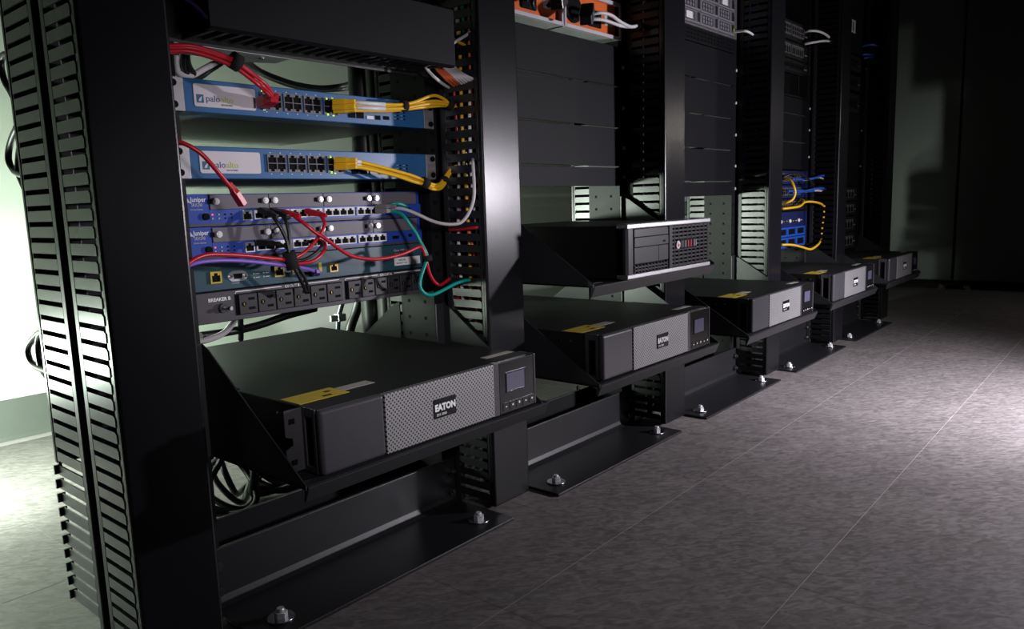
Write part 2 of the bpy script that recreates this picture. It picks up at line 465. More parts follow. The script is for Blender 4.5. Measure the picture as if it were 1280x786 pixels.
# ------------------------------------------------------------------ shelves
def shelf(k, z, dx, yf, label, deep=0.32, rear=True):
    """cantilever shelf clamped to the posts; z is the tray surface"""
    t = thing('rack_shelf', label, 'shelf', (k * PITCH_X, 0, z), 'black cantilever rack shelves')
    part('tray', MB().box(-0.2235, 0.2235, yf + 0.02, deep, -0.0028, -0.0008), 'satin', t)
    xl, xr = -0.244 + dx, min(0.2465, 0.244 + dx)
    xe = 0.244 + dx
    tray2 = MB().box(xl, xr, yf + 0.004, -0.02, -0.0050, -0.0030)
    part('tray_floor', tray2, 'satin', t)
    lip = MB().prism([(yf, -0.0035), (yf + 0.004, -0.0015), (yf + 0.02, -0.0015), (yf + 0.02, -0.0055), (yf + 0.010, -0.008), (yf + 0.013, -0.024), (yf + 0.009, -0.024)], 'x', xl + 0.003, xe)
    part('front_lip', lip, 'black', t, bevel=0.001, label='rolled black front lip')
    for s, x in ((-1, xl), (1, xr - 0.002)):
        part('gusset', MB().prism([(-0.002, -0.006), (yf + 0.002, -0.006), (yf + 0.002, 0.0), (-0.02, 0.148), (-0.002, 0.156)], 'x', x, x + 0.002), 'black', t, label='triangular black side bracket')
        x2 = s * 0.2235 - 0.001
        if rear: part('gusset', MB().prism([(0.093, -0.006), (0.093, 0.156), (0.112, 0.148), (deep, 0.0), (deep, -0.006)], 'x', x2 - 0.0005, x2 + 0.0015), 'satin', t, label='triangular black side bracket')
        xa, xb = sorted((s * 0.2262, s * 0.2505))
        part('mounting_ear', MB().box(min(xa, x) if s < 0 else xa, xb if s < 0 else max(xb, x + 0.002), -0.0035, -0.0005, -0.006, 0.156), 'black', t)
    return t
UPS = [(0.0208, -0.224, 0.232), (-0.0182, -0.250, 0.238), (0.0103, -0.253, 0.227), (0.0, -0.25, 0.230), (0.0, -0.25, 0.230)]
SHX = [0.0178, -0.0115, 0.0017, 0.0, 0.0]
shelf_names = ['lowest shelf of the nearest rack, under the largest-looking battery backup',
               'lower shelf in the second rack, below the desktop computer',
               'shelf under the battery backup in the third rack',
               'shelf under the battery backup in the fourth rack',
               'shelf under the farthest battery backup']
for k in range(5):
    shelf(k, UPS[k][2] - 0.0005, SHX[k], UPS[k][1] - 0.008, 'black cantilever ' + shelf_names[k])
shelf(1, 0.4175, -0.006, -0.244, 'black cantilever shelf carrying the silver-trimmed desktop computer', deep=0.135, rear=False)

# ------------------------------------------------------------------ rack battery backups
def make_ups():
    t = thing('battery_backup', '', 'battery backup', (0, 0, 0), 'black rack battery backups on the lowest shelves')
    H, W = 0.0855, 0.2152
    body = part('body', MB().prism([(-0.2125, 0.034), (0.2125, 0.034), (0.2125, 0.196), (0.2035, 0.205), (0.2035, 0.575), (-0.2035, 0.575), (-0.2035, 0.205), (-0.2125, 0.196)], 'z', 0.001, 0.0845), 'satin', t, bevel=0.0012)
    part('top_flange', MB().box(-0.2125, 0.2125, 0.010, 0.034, 0.0815, 0.0848), 'satin', t)
    for x in (-0.09, 0.09):
        part('side_screw', MB().cyl((-0.2125, 0.075 + (x + 0.09) * 0.14, 0.068), (-0.2138, 0.075 + (x + 0.09) * 0.14, 0.068), 0.0022), 'steel', body)
    # bezel
    part('bezel', MB().box(-W, -0.1112, 0.0, 0.012, 0.0, H), 'bezel', t, bevel=0.0050, seg=4, label='plain charcoal left end of the front')
    sv = MB().box(-W, -W + 0.003, 0.012, 0.018, 0.0, H).box(-W, -W + 0.003, 0.034, 0.041, 0.0, H).box(-W, -W + 0.003, 0.018, 0.034, 0.0, 0.009).box(-W, -W + 0.003, 0.018, 0.034, H - 0.012, H)
    sv.box(-W + 0.003, 0.2125, 0.012, 0.034, 0.0, 0.002)
    part('bezel_side', sv, 'bezel', t, bevel=0.0010)
    vent = MB().box(-W + 0.009, -W + 0.010, 0.016, 0.036, 0.006, 0.078)
    for q in range(8):
        vent.box(-W + 0.004, -W + 0.009, 0.018, 0.034, 0.013 + q * 0.0078, 0.0155 + q * 0.0078)
    part('side_vent', vent, 'dark', t)
    g = part('grille', MB().box(-0.111, 0.111, -0.0008, 0.010, 0.001, H - 0.001), 'grille', t, bevel=0.0008, label='grey perforated front grille')
    lp = part('logo_plate', MB().box(-0.0225, 0.0235, -0.0022, -0.0006, 0.028, 0.057), 'gloss', t, bevel=0.0008)
    text('lettering', 'EATON', 0.0135, (0.0005, -0.0025, 0.0395), 'white', lp, 'CENTER', sx=0.93, bold=0.0007)
    text('lettering', '5PX 3000', 0.0052, (-0.018, -0.0025, 0.0318), 'white', lp)
    part('pillar', MB().box(0.1112, 0.1235, -0.0004, 0.012, 0.0, H), 'bezel', t, bevel=0.0008)
    dp = part('display_panel', MB().box(0.1237, W - 0.005, 0.0, 0.012, 0.0, H - 0.001), 'gloss', t, bevel=0.001)
    fr = MB().frame(0.1395, 0.1885, 0.033, 0.0665, -0.0012, 0.0, 1, 1, 0.002, 0.002)
    part('screen_frame', fr, 'gloss', dp)
    part('screen', MB().box(0.1415, 0.1865, -0.0006, 0.0002, 0.035, 0.0645), 'screen', dp, label='small grey-violet display')
    part('end_trim', MB().box(W - 0.0048, W, -0.0010, 0.034, 0.0, H), 'bezel', t, bevel=0.0014)
    for q in range(5):
        x = 0.131 + q * 0.0165
        b = part('button', MB().box(x, x + 0.0145, -0.0007, 0.0003, 0.004, 0.0175), 'gloss', dp)
        part('symbol', MB().box(x + 0.0055, x + 0.0090, -0.0010, -0.0006, 0.0100, 0.0118 + 0.001 * (q % 3)), 'white', b)
    # labels on the lid
    def lab(x0, x1, y0, y1, m):
        return part('label', MB().box(x0, x1, y0, y1, 0.0846, 0.0850), m, t)
    y1 = lab(-0.208, -0.128, 0.052, 0.098, 'stick_y'); y1['label'] = 'yellow warning label'
    lab(-0.127, -0.072, 0.066, 0.088, 'stick_w'); lab(0.140, 0.208, 0.040, 0.054, 'stick_w')
    part('print', MB().box(-0.165, -0.150, 0.060, 0.066, 0.0851, 0.0852).box(-0.150, -0.140, 0.078, 0.084, 0.0851, 0.0852), 'dark', y1)
    return t
ups0 = make_ups()
ups_labels = ['black rack battery backup with grey mesh front on the nearest lowest shelf',
              'black rack battery backup on the shelf directly below the desktop computer',
              'third battery backup from the left, below the slotted pale-lit opening',
              'fourth battery backup from the left, beneath the yellow and blue patch cables',
              'farthest and smallest-looking battery backup, at the end of the row']
for k in range(5):
    o = ups0 if k == 0 else copy_tree(ups0)
    o.location = (k * PITCH_X + UPS[k][0], UPS[k][1], UPS[k][2])
    o['label'] = ups_labels[k]
t = ups0
W = 0.2152
ear = MB().prism([(-0.2405, 0.003), (-0.2405, 0.033), (-0.230, 0.037), (-0.230, 0.047), (-0.2405, 0.051), (-0.2405, 0.0845), (-W, 0.0845), (-W, 0.003)], 'y', 0.040, 0.0425)
e = part('mounting_ear', ear, 'bezel', t)
part('slot', MB().box(-0.235, -0.226, 0.0394, 0.0402, 0.066, 0.073), 'dark', e)
part('slot', MB().box(-0.235, -0.226, 0.0394, 0.0402, 0.012, 0.019), 'dark', e)

# cable centre lines in metres
CABLE_PATHS = {
    'red_bundle_0': [(-0.2592,-0.05,0.7733),(-0.2395,-0.052,0.7761),(-0.2253,-0.055,0.776),(-0.2047,-0.058,0.7723),(-0.184,-0.06,0.767),(-0.174,-0.06,0.7646),(-0.1663,-0.06,0.7604),(-0.1517,-0.058,0.753),(-0.1357,-0.056,0.7436),(-0.1216,-0.05,0.7347),(-0.1129,-0.045,0.7266),(-0.1131,-0.034,0.7243)],
    'red_bundle_1': [(-0.2582,-0.046,0.7702),(-0.2385,-0.048,0.7729),(-0.2242,-0.051,0.7728),(-0.2035,-0.054,0.769),(-0.1828,-0.056,0.7637),(-0.1727,-0.056,0.7612),(-0.165,-0.056,0.757),(-0.1503,-0.054,0.7495),(-0.1372,-0.056,0.74),(-0.1231,-0.05,0.7325),(-0.1139,-0.045,0.7252),(-0.1131,-0.034,0.7177)],
    'red_bundle_2': [(-0.2577,-0.05,0.7707),(-0.2379,-0.052,0.7734),(-0.2237,-0.055,0.7733),(-0.203,-0.058,0.7695),(-0.1823,-0.06,0.7642),(-0.1722,-0.06,0.7618),(-0.1645,-0.06,0.7575),(-0.1498,-0.058,0.7501),(-0.1322,-0.056,0.7414),(-0.118,-0.05,0.7335),(-0.1103,-0.045,0.7258),(-0.1055,-0.034,0.7238)],
    'red_bundle_3': [(-0.2574,-0.046,0.7665),(-0.2376,-0.048,0.7691),(-0.2233,-0.051,0.769),(-0.2025,-0.054,0.7651),(-0.1818,-0.056,0.7597),(-0.1717,-0.056,0.7573),(-0.164,-0.056,0.753),(-0.1493,-0.054,0.7454),(-0.135,-0.056,0.7369),(-0.1207,-0.05,0.7305),(-0.1122,-0.045,0.724),(-0.1067,-0.034,0.7177)],
    'red_bundle_4': [(-0.2617,-0.05,0.7663),(-0.2421,-0.052,0.769),(-0.2279,-0.055,0.7688),(-0.2073,-0.058,0.765),(-0.1868,-0.06,0.7596),(-0.1768,-0.06,0.7572),(-0.1691,-0.06,0.7529),(-0.1545,-0.058,0.7454),(-0.1399,-0.056,0.7372),(-0.1257,-0.05,0.7306),(-0.1158,-0.045,0.7241),(-0.1109,-0.034,0.7201)],
    'red_dangling': [(-0.2646,-0.05,0.6575),(-0.2555,-0.055,0.6559),(-0.2455,-0.06,0.6505),(-0.2345,-0.063,0.6427),(-0.2245,-0.064,0.6322),(-0.2134,-0.063,0.6197),(-0.2027,-0.06,0.6088),(-0.1928,-0.057,0.5986),(-0.1859,-0.055,0.5919)],
    'yellow_a0': [(0.0276,-0.03,0.7301),(0.0446,-0.034,0.7298),(0.0997,-0.038,0.7305),(0.1357,-0.042,0.7327),(0.1628,-0.044,0.7391),(0.1901,-0.045,0.749),(0.2091,-0.045,0.7526),(0.232,-0.043,0.7479),(0.2464,-0.042,0.7403),(0.2638,-0.0405,0.7369)],
    'yellow_a1': [(0.0312,-0.025,0.7273),(0.0483,-0.029,0.727),(0.1038,-0.033,0.7281),(0.1401,-0.037,0.731),(0.1673,-0.039,0.7367),(0.1944,-0.04,0.742),(0.2154,-0.04,0.7443),(0.2347,-0.04,0.743),(0.2463,-0.042,0.7396),(0.2612,-0.041,0.736)],
    'yellow_a2': [(0.0269,-0.03,0.7216),(0.044,-0.034,0.7218),(0.0992,-0.038,0.7235),(0.1353,-0.042,0.7263),(0.1623,-0.044,0.7319),(0.1893,-0.045,0.7371),(0.2092,-0.046,0.7391),(0.2295,-0.045,0.7394),(0.2452,-0.043,0.7381),(0.258,-0.042,0.7343)],
    'yellow_a3': [(0.032,-0.025,0.7177),(0.05,-0.03,0.7184),(0.1032,-0.033,0.7211),(0.1397,-0.037,0.7252),(0.1668,-0.039,0.7295),(0.1938,-0.04,0.7333),(0.2139,-0.041,0.736),(0.2324,-0.042,0.7379),(0.2457,-0.0425,0.7375),(0.256,-0.042,0.7342)],
    'yellow_b0': [(0.0237,-0.03,0.6411),(0.047,-0.034,0.6383),(0.0807,-0.038,0.6317),(0.1133,-0.043,0.6242),(0.1427,-0.047,0.6171),(0.1686,-0.05,0.6084),(0.1889,-0.048,0.6024),(0.2092,-0.043,0.6032),(0.2275,-0.036,0.6119),(0.2474,-0.03,0.6263),(0.2621,-0.03,0.6342),(0.279,-0.032,0.6386)],
    'yellow_b1': [(0.0272,-0.025,0.6366),(0.0508,-0.029,0.6349),(0.0847,-0.033,0.6282),(0.1174,-0.038,0.6206),(0.1471,-0.042,0.6134),(0.1704,-0.046,0.6059),(0.1906,-0.046,0.5991),(0.2129,-0.041,0.5999),(0.2323,-0.034,0.6092),(0.2481,-0.029,0.6221),(0.264,-0.028,0.6308),(0.2819,-0.029,0.636)],
    'yellow_b2': [(0.0228,-0.03,0.6301),(0.0464,-0.034,0.6296),(0.0801,-0.038,0.6235),(0.1127,-0.043,0.6164),(0.1448,-0.048,0.6071),(0.1664,-0.05,0.6024),(0.1846,-0.05,0.5949),(0.2097,-0.044,0.5949),(0.231,-0.036,0.6049),(0.2469,-0.03,0.6192),(0.2607,-0.029,0.6279),(0.2786,-0.03,0.633)],
    'grey_loop': [(0.1359,0.0,0.564),(0.1416,-0.012,0.5635),(0.148,-0.025,0.5603),(0.1585,-0.04,0.5523),(0.1744,-0.055,0.5413),(0.1851,-0.07,0.5356),(0.1983,-0.082,0.5337),(0.2106,-0.092,0.537),(0.221,-0.1,0.5522),(0.229,-0.105,0.575),(0.2327,-0.104,0.6021),(0.239,-0.097,0.635),(0.2524,-0.085,0.6441)],
    'teal': [(0.125,0.0,0.5601),(0.1304,-0.01,0.5584),(0.1358,-0.02,0.5554),(0.1388,-0.03,0.5464),(0.1452,-0.036,0.5326),(0.1534,-0.04,0.5186),(0.158,-0.044,0.5048),(0.1637,-0.047,0.4921),(0.1676,-0.048,0.4795),(0.1612,-0.05,0.469),(0.1509,-0.052,0.4549),(0.1434,-0.053,0.4392),(0.1435,-0.054,0.4269),(0.154,-0.056,0.4163),(0.1671,-0.06,0.415),(0.1887,-0.064,0.4212),(0.2088,-0.07,0.4292),(0.2282,-0.075,0.4332),(0.2457,-0.072,0.4327)],
    'teal_short': [(0.1255,0.0,0.5675),(0.1314,-0.01,0.5719),(0.144,-0.012,0.5709),(0.1619,-0.01,0.5664)],
    'red_long': [(-0.0699,-0.008,0.5607),(-0.0687,-0.018,0.5556),(-0.0597,-0.03,0.5435),(-0.0478,-0.036,0.5314),(-0.0368,-0.04,0.5236),(-0.0173,-0.042,0.5091),(0.0054,-0.044,0.4943),(0.0299,-0.045,0.4874),(0.0582,-0.046,0.484),(0.0932,-0.046,0.4854),(0.1223,-0.046,0.4901),(0.1464,-0.046,0.4967),(0.1556,-0.047,0.4968),(0.1607,-0.048,0.4882),(0.1648,-0.049,0.4715),(0.1695,-0.049,0.4531),(0.1801,-0.048,0.4368),(0.1951,-0.046,0.4281),(0.2111,-0.044,0.4307),(0.2276,-0.04,0.4361)],
    'red_drop': [(-0.0225,-0.008,0.5598),(-0.0231,-0.018,0.5554),(-0.0241,-0.026,0.5461),(-0.0316,-0.03,0.5343),(-0.0436,-0.031,0.5215),(-0.056,-0.03,0.5105),(-0.0688,-0.03,0.502),(-0.0831,-0.032,0.4972),(-0.0945,-0.032,0.4927),(-0.0992,-0.03,0.4859)],
    'red_loop': [(-0.1015,-0.03,0.4908),(-0.0832,-0.033,0.4877),(-0.0585,-0.034,0.4887),(-0.0406,-0.032,0.4958),(-0.0266,-0.026,0.5058),(-0.02,-0.016,0.5151),(-0.0215,-0.004,0.5194)],
    'red_left': [(-0.2707,-0.06,0.4969),(-0.2595,-0.058,0.5041),(-0.245,-0.055,0.5097),(-0.2244,-0.05,0.5118),(-0.1908,-0.044,0.5087),(-0.1548,-0.038,0.5037),(-0.1247,-0.034,0.4986),(-0.1024,-0.032,0.4951),(-0.0911,-0.031,0.4924)],
    'purple_left': [(-0.2658,-0.05,0.4962),(-0.248,-0.05,0.502),(-0.2231,-0.046,0.5031),(-0.1892,-0.04,0.5009),(-0.1537,-0.035,0.496),(-0.1222,-0.031,0.4902),(-0.1005,-0.03,0.4861),(-0.079,-0.026,0.4822),(-0.0478,-0.014,0.4751),(-0.0258,0.0,0.4683)],
    'black_a': [(-0.1052,-0.008,0.5624),(-0.1067,-0.018,0.557),(-0.1058,-0.024,0.5506),(-0.1008,-0.028,0.5376),(-0.096,-0.03,0.5233),(-0.0946,-0.032,0.508),(-0.0937,-0.033,0.4938),(-0.0861,-0.032,0.479),(-0.075,-0.028,0.4622),(-0.0599,-0.018,0.4407)],
    'black_b': [(-0.0877,-0.008,0.5618),(-0.0893,-0.018,0.5558),(-0.0904,-0.024,0.55),(-0.0901,-0.028,0.537),(-0.0906,-0.03,0.523),(-0.0912,-0.031,0.5078),(-0.0883,-0.031,0.4934),(-0.0758,-0.029,0.478),(-0.0645,-0.025,0.4611),(-0.0543,-0.016,0.44)],
    'black_loop': [(-0.0877,-0.03,0.4921),(-0.0738,-0.034,0.4923),(-0.0534,-0.034,0.4992),(-0.0366,-0.03,0.5089),(-0.0288,-0.022,0.5157),(-0.0348,-0.01,0.5178),(-0.0468,-0.002,0.5166)],
    'black_c': [(-0.1077,-0.006,0.5191),(-0.1035,-0.016,0.5172),(-0.0969,-0.026,0.5139),(-0.092,-0.03,0.5066),(-0.0907,-0.031,0.4971)],
    'drop_w0': [(0.1711,-0.05,0.8101),(0.1862,-0.052,0.7909),(0.198,-0.06,0.7768),(0.2316,-0.045,0.7719),(0.2513,-0.035,0.7708)],
    'drop_o0': [(0.1915,-0.05,0.8144),(0.207,-0.052,0.7951),(0.216,-0.063,0.7795),(0.2457,-0.0505,0.7732),(0.2659,-0.0405,0.7722)],
    'drop_o1': [(0.1971,-0.05,0.8157),(0.2127,-0.052,0.7963),(0.2208,-0.066,0.7802),(0.2481,-0.056,0.7741),(0.2684,-0.046,0.7731)],
    'drop_o2': [(0.2019,-0.05,0.817),(0.2176,-0.052,0.7975),(0.2255,-0.069,0.781),(0.2505,-0.0615,0.7746),(0.2709,-0.0515,0.7737)],
    'drop_w1': [(0.2085,-0.05,0.8184),(0.2244,-0.052,0.7989),(0.2283,-0.072,0.7822),(0.2507,-0.067,0.7744),(0.2712,-0.057,0.7734)],
    'drop_w2': [(0.2143,-0.05,0.8198),(0.2302,-0.052,0.8002),(0.2312,-0.075,0.7828),(0.252,-0.0725,0.7748),(0.2726,-0.0625,0.7739)],
    'drop_w3': [(0.22,-0.05,0.8207),(0.2361,-0.052,0.8011),(0.234,-0.078,0.7833),(0.2533,-0.078,0.7756),(0.274,-0.068,0.7747)],
    'drop_w4': [(0.2259,-0.05,0.8218),(0.2421,-0.052,0.8022),(0.2368,-0.081,0.7846),(0.2556,-0.0835,0.7768),(0.2764,-0.0735,0.776)],
    'drop_w5': [(0.2336,-0.05,0.8228),(0.25,-0.052,0.8031),(0.2416,-0.084,0.7847),(0.2599,-0.089,0.7786),(0.2808,-0.079,0.7778)],
    'tag_white': [(0.2167,-0.075,0.8301),(0.2295,-0.08,0.84),(0.2464,-0.083,0.8497),(0.2659,-0.086,0.8624)],
    'tag_yellow': [(0.2303,-0.07,0.8443),(0.2457,-0.07,0.8411),(0.2635,-0.068,0.8385)],
    'purple_top': [(-0.2346,-0.05,0.8373),(-0.2152,-0.04,0.8338),(-0.1997,-0.03,0.8283),(-0.1861,-0.02,0.8232)],
    'loop_a': [(-0.37,0.1195,0.7758),(-0.365,0.1584,0.78),(-0.36,0.2013,0.7863),(-0.36,0.2177,0.7776),(-0.36,0.213,0.7559),(-0.36,0.194,0.7378),(-0.365,0.1617,0.7213),(-0.37,0.1251,0.711)],
    'loop_b': [(-0.37,0.1228,0.6926),(-0.365,0.1693,0.6878),(-0.36,0.2191,0.6707),(-0.36,0.2346,0.6504),(-0.36,0.2211,0.6348),(-0.365,0.1807,0.6262),(-0.37,0.1326,0.6228)],
    'loop_c': [(-0.37,0.1262,0.6747),(-0.36,0.1841,0.6618),(-0.36,0.2006,0.6337),(-0.36,0.1912,0.6159),(-0.37,0.1419,0.5961)],
    'loop_d': [(-0.37,0.1372,0.4166),(-0.362,0.1918,0.4063),(-0.36,0.2393,0.3877),(-0.36,0.2559,0.3729),(-0.36,0.2471,0.3583),(-0.362,0.2125,0.3537),(-0.37,0.1505,0.3573)],
    'loop_e': [(-0.37,0.144,0.4139),(-0.362,0.1934,0.4016),(-0.36,0.2115,0.3798),(-0.36,0.2085,0.3555),(-0.365,0.178,0.3461),(-0.37,0.1381,0.3408)],
    'rear_a': [(-0.1721,0.1,0.7973),(-0.1641,0.12,0.7796),(-0.1461,0.14,0.7749),(-0.1177,0.16,0.7792),(-0.0859,0.18,0.7949),(-0.0529,0.2,0.8113),(-0.0186,0.22,0.8285)],
    'rear_b': [(-0.1757,0.06,0.8084),(-0.1557,0.1,0.8061),(-0.1344,0.14,0.7914),(-0.1162,0.16,0.7817)],
    'rear_c': [(-0.1594,0.1,0.8056),(-0.1475,0.13,0.7862),(-0.1231,0.16,0.7774),(-0.0885,0.19,0.7835),(-0.0654,0.2,0.7972),(-0.033,0.22,0.815),(-0.0087,0.24,0.8299)],
    'rear_e': [(-0.096,0.055,0.7944),(-0.027,0.16,0.8138),(0.0567,0.28,0.8335),(0.1292,0.36,0.8376),(0.196,0.4,0.8348),(0.2555,0.42,0.8308),(0.3127,0.42,0.8293),(0.3517,0.4,0.8339),(0.3536,0.36,0.8361),(0.3349,0.275,0.8353)],
    'rear_f': [(-0.1014,0.055,0.7915),(-0.0288,0.16,0.8098),(0.0719,0.3,0.8322),(0.1451,0.38,0.8373),(0.2127,0.42,0.8333),(0.273,0.44,0.8298),(0.3271,0.44,0.8295),(0.3668,0.42,0.8324),(0.369,0.38,0.8331),(0.3343,0.275,0.8271)],
    'cord_a': [(-0.0929,0.12,0.4125),(-0.1004,0.13,0.3905),(-0.1132,0.14,0.3731),(-0.1334,0.15,0.3648),(-0.1514,0.16,0.3615)],
    'cord_b': [(0.0943,0.18,0.385),(0.0402,0.19,0.378),(-0.0114,0.2,0.3669),(-0.0657,0.2,0.3635),(-0.1336,0.18,0.3674)],
    'cord_c': [(0.3974,0.45,0.4919),(0.3775,0.45,0.4177),(0.3638,0.45,0.3622),(0.3466,0.45,0.3206),(0.3393,0.45,0.2855),(0.326,0.45,0.1766),(0.3138,0.45,0.0823),(0.3042,0.45,0.0202)],
    'cord_d': [(0.3768,0.4,0.3728),(0.3571,0.4,0.3283),(0.3353,0.4,0.2846),(0.3116,0.4,0.1856),(0.2953,0.4,0.0947),(0.2872,0.4,0.0206)],
    'cord_e': [(-0.099,0.11,0.41),(-0.0711,0.16,0.3868),(-0.049,0.2,0.3638),(-0.0335,0.23,0.3417)],
    'white2_a': [(0.7,-0.02,0.9611),(0.7016,-0.04,0.9654),(0.7177,-0.05,0.9687),(0.7481,-0.055,0.9676),(0.7839,-0.055,0.9596),(0.8244,-0.055,0.9553),(0.8679,-0.05,0.9643),(0.9177,-0.04,0.9752),(0.9641,-0.035,0.9774)],
    'white2_b': [(0.6999,-0.02,0.9561),(0.7025,-0.035,0.9556),(0.7249,-0.045,0.9565),(0.7555,-0.05,0.9544),(0.7917,-0.05,0.953),(0.8326,-0.05,0.9565),(0.8712,-0.048,0.9634),(0.9211,-0.038,0.9733),(0.9689,-0.03,0.9752)],
    'white2_c': [(0.8965,-0.04,1.0349),(0.9085,-0.05,1.0226),(0.922,-0.055,1.0095),(0.9437,-0.05,0.9975),(0.9631,-0.04,0.9894)],
    'black2_a': [(0.5265,-0.06,0.9695),(0.5207,-0.06,0.9549),(0.5165,-0.055,0.9461)],
    'black2_b': [(0.483,-0.05,0.9637),(0.4749,-0.05,0.9475),(0.4884,-0.045,0.9418)],
    'white3_a': [(1.485,-0.01,1.0445),(1.4844,-0.03,1.0434),(1.4893,-0.045,1.0417),(1.5178,-0.05,1.037),(1.5653,-0.045,1.033)],
    'white3_b': [(1.5613,-0.03,1.1553),(1.5556,-0.045,1.1355),(1.5618,-0.05,1.122)],
    'white4_a': [(2.065,-0.01,1.1271),(2.0552,-0.03,1.1265),(2.077,-0.05,1.125),(2.1302,-0.06,1.1201),(2.194,-0.062,1.1067),(2.2628,-0.055,1.086)],
    'white4_b': [(2.0677,-0.01,1.087),(2.0739,-0.03,1.0888),(2.1122,-0.05,1.0962),(2.1659,-0.06,1.1019),(2.2037,-0.062,1.0969),(2.2541,-0.055,1.082)],
    'yellow4_a': [(1.9123,-0.01,0.6176),(1.9033,-0.03,0.614),(1.8934,-0.045,0.5945),(1.8961,-0.05,0.5701),(1.8887,-0.045,0.5487),(1.878,-0.03,0.5385),(1.8874,-0.01,0.5333)],
    'yellow4_b': [(1.8882,-0.01,0.5169),(1.9238,-0.03,0.5197),(1.9727,-0.04,0.5238),(2.0254,-0.035,0.5382),(2.0633,-0.01,0.5467)],
    'yellow4_c': [(2.0522,-0.02,0.5324),(2.066,-0.035,0.5375),(2.1141,-0.05,0.5333),(2.16,-0.055,0.5235),(2.1988,-0.05,0.505),(2.2378,-0.035,0.4803),(2.2445,-0.03,0.4197)],
    'yellow4_d': [(1.861,-0.02,0.3948),(1.9313,-0.03,0.3905),(2.0059,-0.04,0.3775),(2.0593,-0.05,0.3669),(2.1111,-0.055,0.3767),(2.1598,-0.05,0.3884),(2.2217,-0.035,0.4028)],
    'blue4_a': [(1.9725,-0.01,0.6178),(2.0184,-0.03,0.617),(2.0805,-0.045,0.6194),(2.1515,-0.055,0.6293),(2.2129,-0.058,0.628),(2.2848,-0.05,0.6139)],
    'blue4_b': [(1.9753,-0.01,0.5705),(2.0213,-0.03,0.5736),(2.0668,-0.045,0.5798),(2.1378,-0.055,0.5846),(2.1992,-0.058,0.5783),(2.2804,-0.05,0.56)],
    'blue4_c': [(1.937,-0.01,0.5765),(2.0112,-0.025,0.5781),(2.0798,-0.035,0.5743),(2.132,-0.04,0.5766)],
    'pale4_a': [(2.075,-0.01,0.6152),(2.0932,-0.035,0.6185),(2.1476,-0.045,0.6239),(2.2185,-0.045,0.614)],
    'pale4_b': [(2.1024,-0.01,0.5721),(2.1151,-0.04,0.5767),(2.189,-0.05,0.5714),(2.2784,-0.045,0.5512)],
    'black4_a': [(1.89,-0.01,0.623),(1.9171,-0.03,0.6344),(1.9594,-0.045,0.634),(2.0171,-0.05,0.6189),(2.0824,-0.045,0.5939),(2.1448,-0.03,0.5739)],
    'blue5_a': [(2.7396,-0.01,1.1656),(2.7461,-0.03,1.1698),(2.7877,-0.05,1.1706),(2.8465,-0.06,1.1621),(2.9037,-0.062,1.1393),(2.9586,-0.055,1.1268)],
    'blue5_b': [(2.7433,-0.01,1.1339),(2.7848,-0.03,1.1361),(2.8277,-0.05,1.1384),(2.8945,-0.058,1.1388),(2.9902,-0.05,1.1345)],
    'blue5_c': [(2.7563,-0.01,1.1194),(2.786,-0.03,1.1265),(2.8176,-0.05,1.1242),(2.8662,-0.06,1.1088),(2.9199,-0.06,1.0816),(2.9566,-0.052,1.0461)],
    'blue5_d': [(2.795,-0.01,1.0814),(2.8381,-0.03,1.0867),(2.8679,-0.045,1.0714),(2.8714,-0.045,1.0452),(2.8226,-0.03,1.0225)],
    'blue5_e': [(2.8171,-0.01,0.9946),(2.8243,-0.03,1.0094),(2.8381,-0.045,1.0221),(2.9107,-0.045,1.029)],
}

# ------------------------------------------------------------------ cables
def unit_plug(name, parent, p, d, m, size=(0.0058, 0.0042), length=0.020, boot=0.016):
    """modular plug: body pushed towards d with a tapered boot behind it, one mesh"""
    p, d = Vector(p), Vector(d).normalized()
    up = Vector((0, 0, 1)) if abs(d.z) < 0.9 else Vector((1, 0, 0))
    a = d.cross(up).normalized(); b = a.cross(d).normalized()
    mb = MB()
    st = [(-boot, 0.0030, 0.0030), (-boot * 0.35, size[0] * 0.75, size[1] * 0.8), (0, size[0], size[1]), (length, size[0], size[1])]
    for q, (s, w, h) in enumerate(st):
        c = p + d * s
        for u, v in ((-1, -1), (1, -1), (1, 1), (-1, 1)):
            mb.v.append(tuple(c + a * (u * w) + b * (v * h)))
    for q in range(3):
        for k in range(4):
            mb.f.append((4 * q + k, 4 * q + (k + 1) % 4, 4 * q + 4 + (k + 1) % 4, 4 * q + 4 + k)); mb.s.append(False)
    mb.f.append((3, 2, 1, 0)); mb.f.append((12, 13, 14, 15)); mb.s += [False, False]
    return part(name, mb, m, parent, bevel=0.0008)

def cable(key, m, label, r=0.0028, cat='cable', group=None, name='patch_cable', plug=None, pts=None, boot=None):
    P = CABLE_PATHS[key] if pts is None else pts
    o = part(name, MB().tube(P, r), m)
    tag(o, label, cat, group)
    if plug:
        # plug = (which end, direction)
        end, d = plug
        q = P[0] if end == 0 else P[-1]
        unit_plug('plug', o, q, d, boot or m)
    return o

def tie(center, axis, r, h, label):
    c, d = Vector(center), Vector(axis).normalized()
    n = 16
    a = d.cross(Vector((0, 0, 1)) if abs(d.z) < 0.9 else Vector((1, 0, 0))).normalized(); b = d.cross(a)
    mb = MB()
    for q in range(n):
        t = 2 * math.pi * q / n
        e = a * math.cos(t) + b * math.sin(t)
        for rr, s in ((r, -h / 2), (r, h / 2), (r * 0.72, h / 2), (r * 0.72, -h / 2)):
            mb.v.append(tuple(c + e * rr + d * s))
    for q in range(n):
        k = (q + 1) % n
        for w in range(4):
            mb.f.append((4 * q + w, 4 * q + (w + 1) % 4, 4 * k + (w + 1) % 4, 4 * k + w)); mb.s.append(w in (0, 2))
    return tag(part('cable_tie', mb, 'velcro'), label, 'cable tie')

